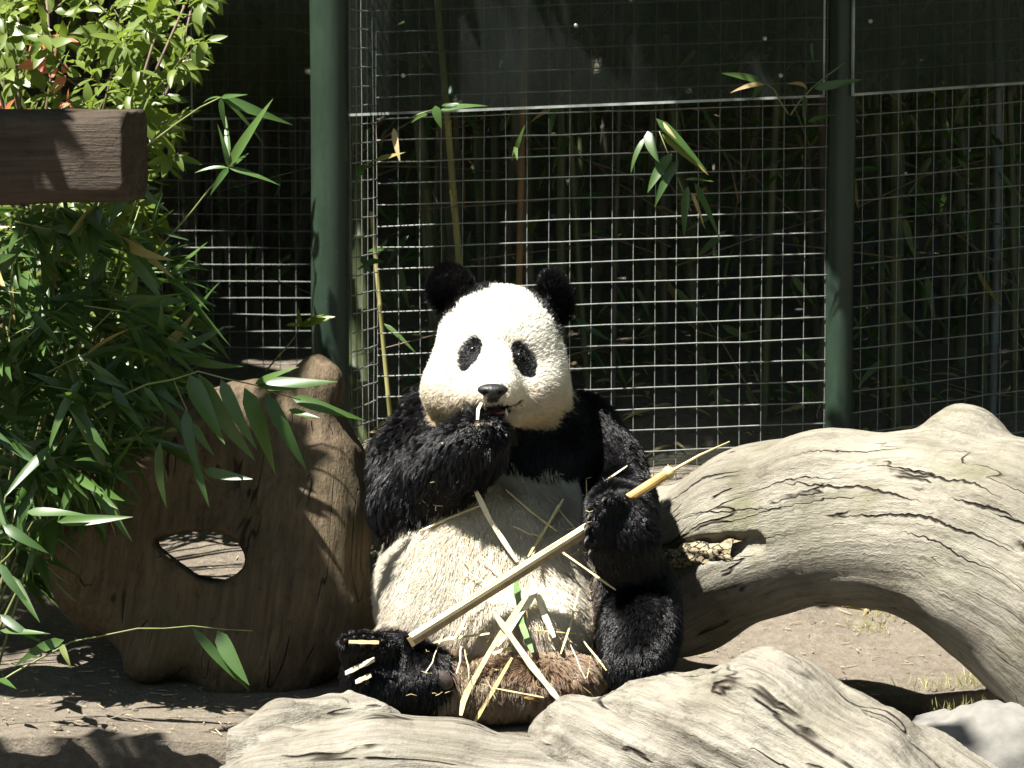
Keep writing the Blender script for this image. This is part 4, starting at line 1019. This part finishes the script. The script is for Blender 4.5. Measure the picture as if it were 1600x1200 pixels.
A0, A1, A2, A3 = P(640, 994, 7.52), P(935, 808, 7.645), P(1046, 738, 7.71), P(1140, 690, 7.75)
def halfpipe(a, b, r, th, mat, name, root, roll, seg=8, arc=math.pi):
    t = (b - a).normalized(); n0 = Vector((0, -.6, .8)); n0 = (n0 - t * n0.dot(t)).normalized(); n0.rotate(Matrix.Rotation(roll, 3, t)); s_ = t.cross(n0)
    V = []; F = []; m_ = 7
    for i in range(m_):
        p = a.lerp(b, i / (m_ - 1)) + rv(.0006)
        for rr in (r, r - th):
            for k in range(seg + 1):
                an = -arc / 2 + arc * k / seg; V.append(p - n0 * (rr * math.cos(an)) + s_ * (rr * math.sin(an)))
    w_ = 2 * (seg + 1)
    for i in range(m_ - 1):
        o = i * w_
        for k in range(seg):
            F.append((o + k, o + k + 1, o + w_ + k + 1, o + w_ + k)); F.append((o + seg + 1 + k + 1, o + seg + 1 + k, o + w_ + seg + 1 + k, o + w_ + seg + 2 + k))
        for k in (0, seg): F.append((o + k, o + w_ + k, o + w_ + seg + 1 + k, o + seg + 1 + k))
    for o in (0, (m_ - 1) * w_):
        for k in range(seg): F.append((o + k, o + seg + 1 + k, o + seg + 2 + k, o + k + 1))
    return Geo().add(V, F).build(name, mat, root, False)
halfpipe(A0, A1, .0135, .006, M['straw_pale'], 'split_half', st, math.radians(-30))
skin = halfpipe(A1 - (A1 - A0) * .02, A2, .012, .005, M['stalk_skin'], 'skin_half', st, math.radians(190), 8, math.pi * 1.3)
sd = Vector((0, -.004, -.015)); u_ = (A1 - A0).normalized(); fz_ = Vector((0, -1, -.15)); fz_ = (fz_ - u_ * fz_.dot(u_)).normalized(); s2 = u_.cross(fz_)
sv_ = []
for i in range(9):
    p0 = A0.lerp(A1, i / 8) + sd + rv(.0006)
    for a_, b_ in ((-1, -1), (1, -1), (1, 1), (-1, 1)): sv_.append(p0 + s2 * (a_ * .0115) + fz_ * (b_ * .003))
Geo().add(sv_, [(i * 4 + k, i * 4 + (k + 1) % 4, i * 4 + 4 + (k + 1) % 4, i * 4 + 4 + k) for i in range(8) for k in range(4)] + [(3, 2, 1, 0), (32, 33, 34, 35)]).build('split_shaded_side', simple('shaded_tan_side', (.26, .19, .10), .5, nscale=40, var=.3), st, False)  # tan side strip; its dark tone paints the shaded front of the stalk
Geo().tube([A2 - (A2 - A1).normalized() * .012, A2, A2 + (A2 - A1).normalized() * .01], [.012, .0165, .009], 12).build('node', M['straw'], skin)
Geo().tube([A2, A2.lerp(A3, .5) + Vector((0, 0, .004)), A3], [.0042, .003, .0016], 8).build('side_twig', M['straw'], skin)
for k in range(7):
    q = A2 + rv(.004); Geo().tube([q, q + rv(.008) + Vector((.006, -.004, .004))], [.0018, .0005], 5).build('fibre', M['straw_pale'], skin)
GS = 'bamboo strips scattered over the panda'
strips = [([(740, 760), (765, 812), (808, 878)], .010, 'straw_pale', 'pale split bamboo strip leaning under the stalk on the panda belly'), ([(770, 955), (830, 1040), (875, 1096)], .013, 'straw_pale', 'long wide pale bamboo strip slanting down over the panda lap'),
 ([(828, 925), (770, 1010), (725, 1090), (720, 1118)], .011, 'straw', 'long yellow bamboo strip with frayed end crossing the panda lap'), ([(800, 1028), (770, 1080), (742, 1128)], .008, 'straw', 'yellow bamboo strip hanging below the panda lap'),
 ([(828, 900), (850, 960), (866, 996)], .012, 'straw_pale', 'short pale bamboo strip pointing down from the stalk'), ([(806, 905), (815, 975), (832, 1020)], .012, 'straw_green', 'green bamboo strip among the dry ones on the panda lap'),
 ([(860, 850), (910, 885), (962, 922)], .004, 'straw', 'thin yellow bamboo stem pointing at the panda thigh'), ([(880, 780), (850, 830), (825, 870)], .006, 'straw', 'yellow bamboo strip standing on the panda belly above the stalk'),
 ([(872, 790), (840, 850), (830, 872)], .004, 'straw', 'thin yellow splinter beside the strip above the stalk'), ([(905, 920), (890, 980), (876, 1022)], .004, 'straw', 'thin bent straw on the panda thigh'),
 ([(662, 1010), (700, 998), (765, 990)], .006, 'straw', 'curved yellow strip below the lower end of the stalk'), ([(655, 830), (705, 808), (750, 790)], .004, 'straw', 'thin straw in the shadow of the raised forearm'),
 ([(790, 765), (830, 800), (870, 830)], .003, 'straw', 'dark thin straw on the panda chest'), ([(545, 1003), (592, 1004)], .008, 'stalk_skin', 'orange bamboo chip lying on the panda foot'), ([(540, 1052), (585, 1030)], .010, 'straw_pale', 'pale bamboo chip lying on the toes of the panda'),
 ([(556, 1066), (580, 1055)], .010, 'straw', 'blocky yellow bamboo chip at the sole of the panda foot'), ([(820, 1090), (872, 1100)], .007, 'stalk_skin', 'orange bamboo strip end beside the foreground log'), ([(770, 1022), (798, 1012)], .007, 'straw', 'short yellow chip on the panda lap'),
 ([(770, 1075), (850, 1090)], .003, 'straw', 'thin pale straw low on the panda rump'), ([(835, 985), (900, 990)], .003, 'straw', 'thin straw across the inner thigh of the panda'), ([(838, 920), (812, 958), (775, 1010)], .016, 'straw_pale', 'broad pale bamboo sliver propped below the stalk'),
 ([(752, 925), (708, 1000)], .005, 'straw', 'thin straw leaning on the stalk near its lower end'), ([(980, 728), (945, 752), (924, 776)], .0035, 'straw_pale', 'grey thin twig standing above the gripping paw'), ([(916, 750), (918, 800)], .002, 'straw', 'hair thin straw beside the gripping paw'),
 ([(683, 690), (692, 693)], .003, 'straw', 'pale crumb on the panda upper arm')]
for pts, w_, mt, lb in strips:
    lf = .03 if abs(pts[0][0] - pts[-1][0]) + abs(pts[0][1] - pts[-1][1]) > 80 else .02; a, b = on_fur(*pts[0], lf), on_fur(*pts[-1], lf); n_ = 9; sh_ = 0; smp = []
    for i in range(n_):                                     # stiff splint: straight in depth, resting on the highest fur under it
        f = i / (n_ - 1); k_ = f * (len(pts) - 1); i0 = min(int(k_), len(pts) - 2); g_ = k_ - i0
        px, py = pts[i0][0] * (1 - g_) + pts[i0 + 1][0] * g_, pts[i0][1] * (1 - g_) + pts[i0 + 1][1] * g_
        y = a.y + (b.y - a.y) * f; sh_ = min(sh_, on_fur(px, py, lf).y - y); smp.append((px, py, y))
    strip('bamboo_strip', [P(px, py, y + sh_ * .92) for px, py, y in smp], w_ * 1.15, max(.0018, w_ * .3), M[mt], lb, 'bamboo strip', GS)
mq = P(748, 632, 7.66); strip('bamboo_strip', [P(752, 630, 7.67), P(747, 640, 7.645), P(746, 656, 7.635)], .007, .003, M['straw_pale'], 'short pale bamboo piece in the mouth of the panda', 'bamboo strip', GS)
for k in range(20):
    px, py = random.uniform(690, 930), random.uniform(790, 1070); a_ = random.uniform(.4, 2.4); l_ = random.uniform(25, 75)
    strips_ = [(px, py), (px + l_ * math.cos(a_), py + l_ * math.sin(a_))]
    A_, B_ = on_fur(*strips_[0], .03), on_fur(*strips_[1], .03); my = on_fur((strips_[0][0] + strips_[1][0]) / 2, (strips_[0][1] + strips_[1][1]) / 2, .03); md = (A_ + B_) / 2; md.y = min(md.y, my.y)
    strip('bamboo_strip', [A_, A_.lerp(md, .5) + rv(.002), md, md.lerp(B_, .5) + rv(.003), B_], random.uniform(.0022, .0045), .0014, M[random.choice(('straw', 'straw', 'straw_pale'))], 'thin dry straw lying on the belly and lap fur of the panda', 'bamboo strip', GS)
# fine straw bits caught in the belly fur
g = Geo()
for k in range(150):
    p0 = on_fur(random.uniform(620, 930), random.uniform(740, 1090), .022); v = rv(1); v.y *= .4; v.normalize(); v *= random.uniform(.008, .03)
    g.tube([p0, p0 + v * .5 + rv(.002), p0 + v], [.0007, .0007, .0004], 4)
ob = g.build('straw_crumbs', M['straw']); tag(ob, 'fine straw crumbs caught in the belly fur of the panda', kind='stuff')
# ------------------------------------------------------------------ straw and chips on the ground, grass tufts
M['litter'] = simple('faded_straw', (.38, .32, .2), .8, nscale=25, var=.5)
g = Geo()
for k in range(1500):
    x = random.uniform(-1.4, 1.6); y = random.uniform(7.3, 9.3); z = gh(x, y)
    if y < 7.55 and gh(x, y) < -.1: continue
    a = random.random() * 6.28; l = random.choice((.008, .012, .02, .035)) * random.uniform(.6, 1.3); w_ = random.uniform(.0008, .002)
    v = Vector((math.cos(a), math.sin(a), random.uniform(-.1, .25))) * l; s_ = Vector((-math.sin(a), math.cos(a), 0)) * w_; p0 = Vector((x, y, z + .004))
    q = [p0 - s_, p0 + s_, p0 + v + s_ * .6, p0 + v - s_ * .6]; up = Vector((0, 0, .0015))
    g.add(q + [e + up for e in q], [(0, 3, 2, 1), (4, 5, 6, 7), (0, 1, 5, 4), (1, 2, 6, 5), (2, 3, 7, 6), (3, 0, 4, 7)])
tag(g.build('straw_litter', M['litter'], None, False), 'pale straw bits and chips strewn on the dusty ground', kind='stuff')
g = Geo()
for k in range(220):
    x = random.uniform(-1.4, 1.6); y = random.uniform(7.4, 9.2); r = random.choice((.003, .004, .006, .009)) * random.uniform(.7, 1.4); c = Vector((x, y, gh(x, y) + r * .15)); vs = []
    for i in range(6):
        an = i * math.pi / 3; vs.append(c + Vector((r * math.cos(an) * random.uniform(.7, 1.2), r * math.sin(an) * random.uniform(.7, 1.2), 0)))
    top = [c + (v - c) * random.uniform(.5, .75) + Vector((0, 0, r * random.uniform(.35, .6))) for v in vs]; vs += top + [c - Vector((0, 0, r * .6))]
    g.add(vs, [(i, (i + 1) % 6, 6 + (i + 1) % 6, 6 + i) for i in range(6)] + [(6, 7, 8, 9, 10, 11)] + [((i + 1) % 6, i, 12) for i in range(6)])
tag(g.build('pebbles', M['ground'], None, False), 'small pebbles and clods on the dusty ground', kind='stuff')
def tuft(px, py, n, hgt, spread, label, kind=None):
    c = gpt(px, py); L = []
    for k in range(n):
        b = c + Vector((random.gauss(0, spread), random.gauss(0, spread * .7), 0)); b.z = gh(b.x, b.y)
        L.append((orient(b, Vector((random.gauss(0, .5), random.gauss(0, .4), 1)), Vector((0, -1, .2)) + rv(.3), 0, hgt * random.uniform(.5, 1.2)) @ Matrix.Diagonal((.5, 1, 1, 1)), random.choice(LG)))
    o = join_leaves('grass_tuft', L); o['kind'] = 'stuff'; tag(o, label); return o
M['grass'] = leafmat('grass_blade', (.16, .19, .05), (.30, .27, .12), .5, .3)
LG = variants('grass_blade', .08, lance, M['grass'], 4, 4, (.1, .8))
tuft(1355, 985, 60, .04, .035, 'small dry green grass tuft seen under the arched log')
tuft(1375, 965, 40, .045, .03, 'small dry green grass tuft seen under the arched log')
for px in (1450, 1490, 1530, 1570, 1600): tuft(px, 1082, 45, .05, .04, 'grass growing along the step beside the pale rock')
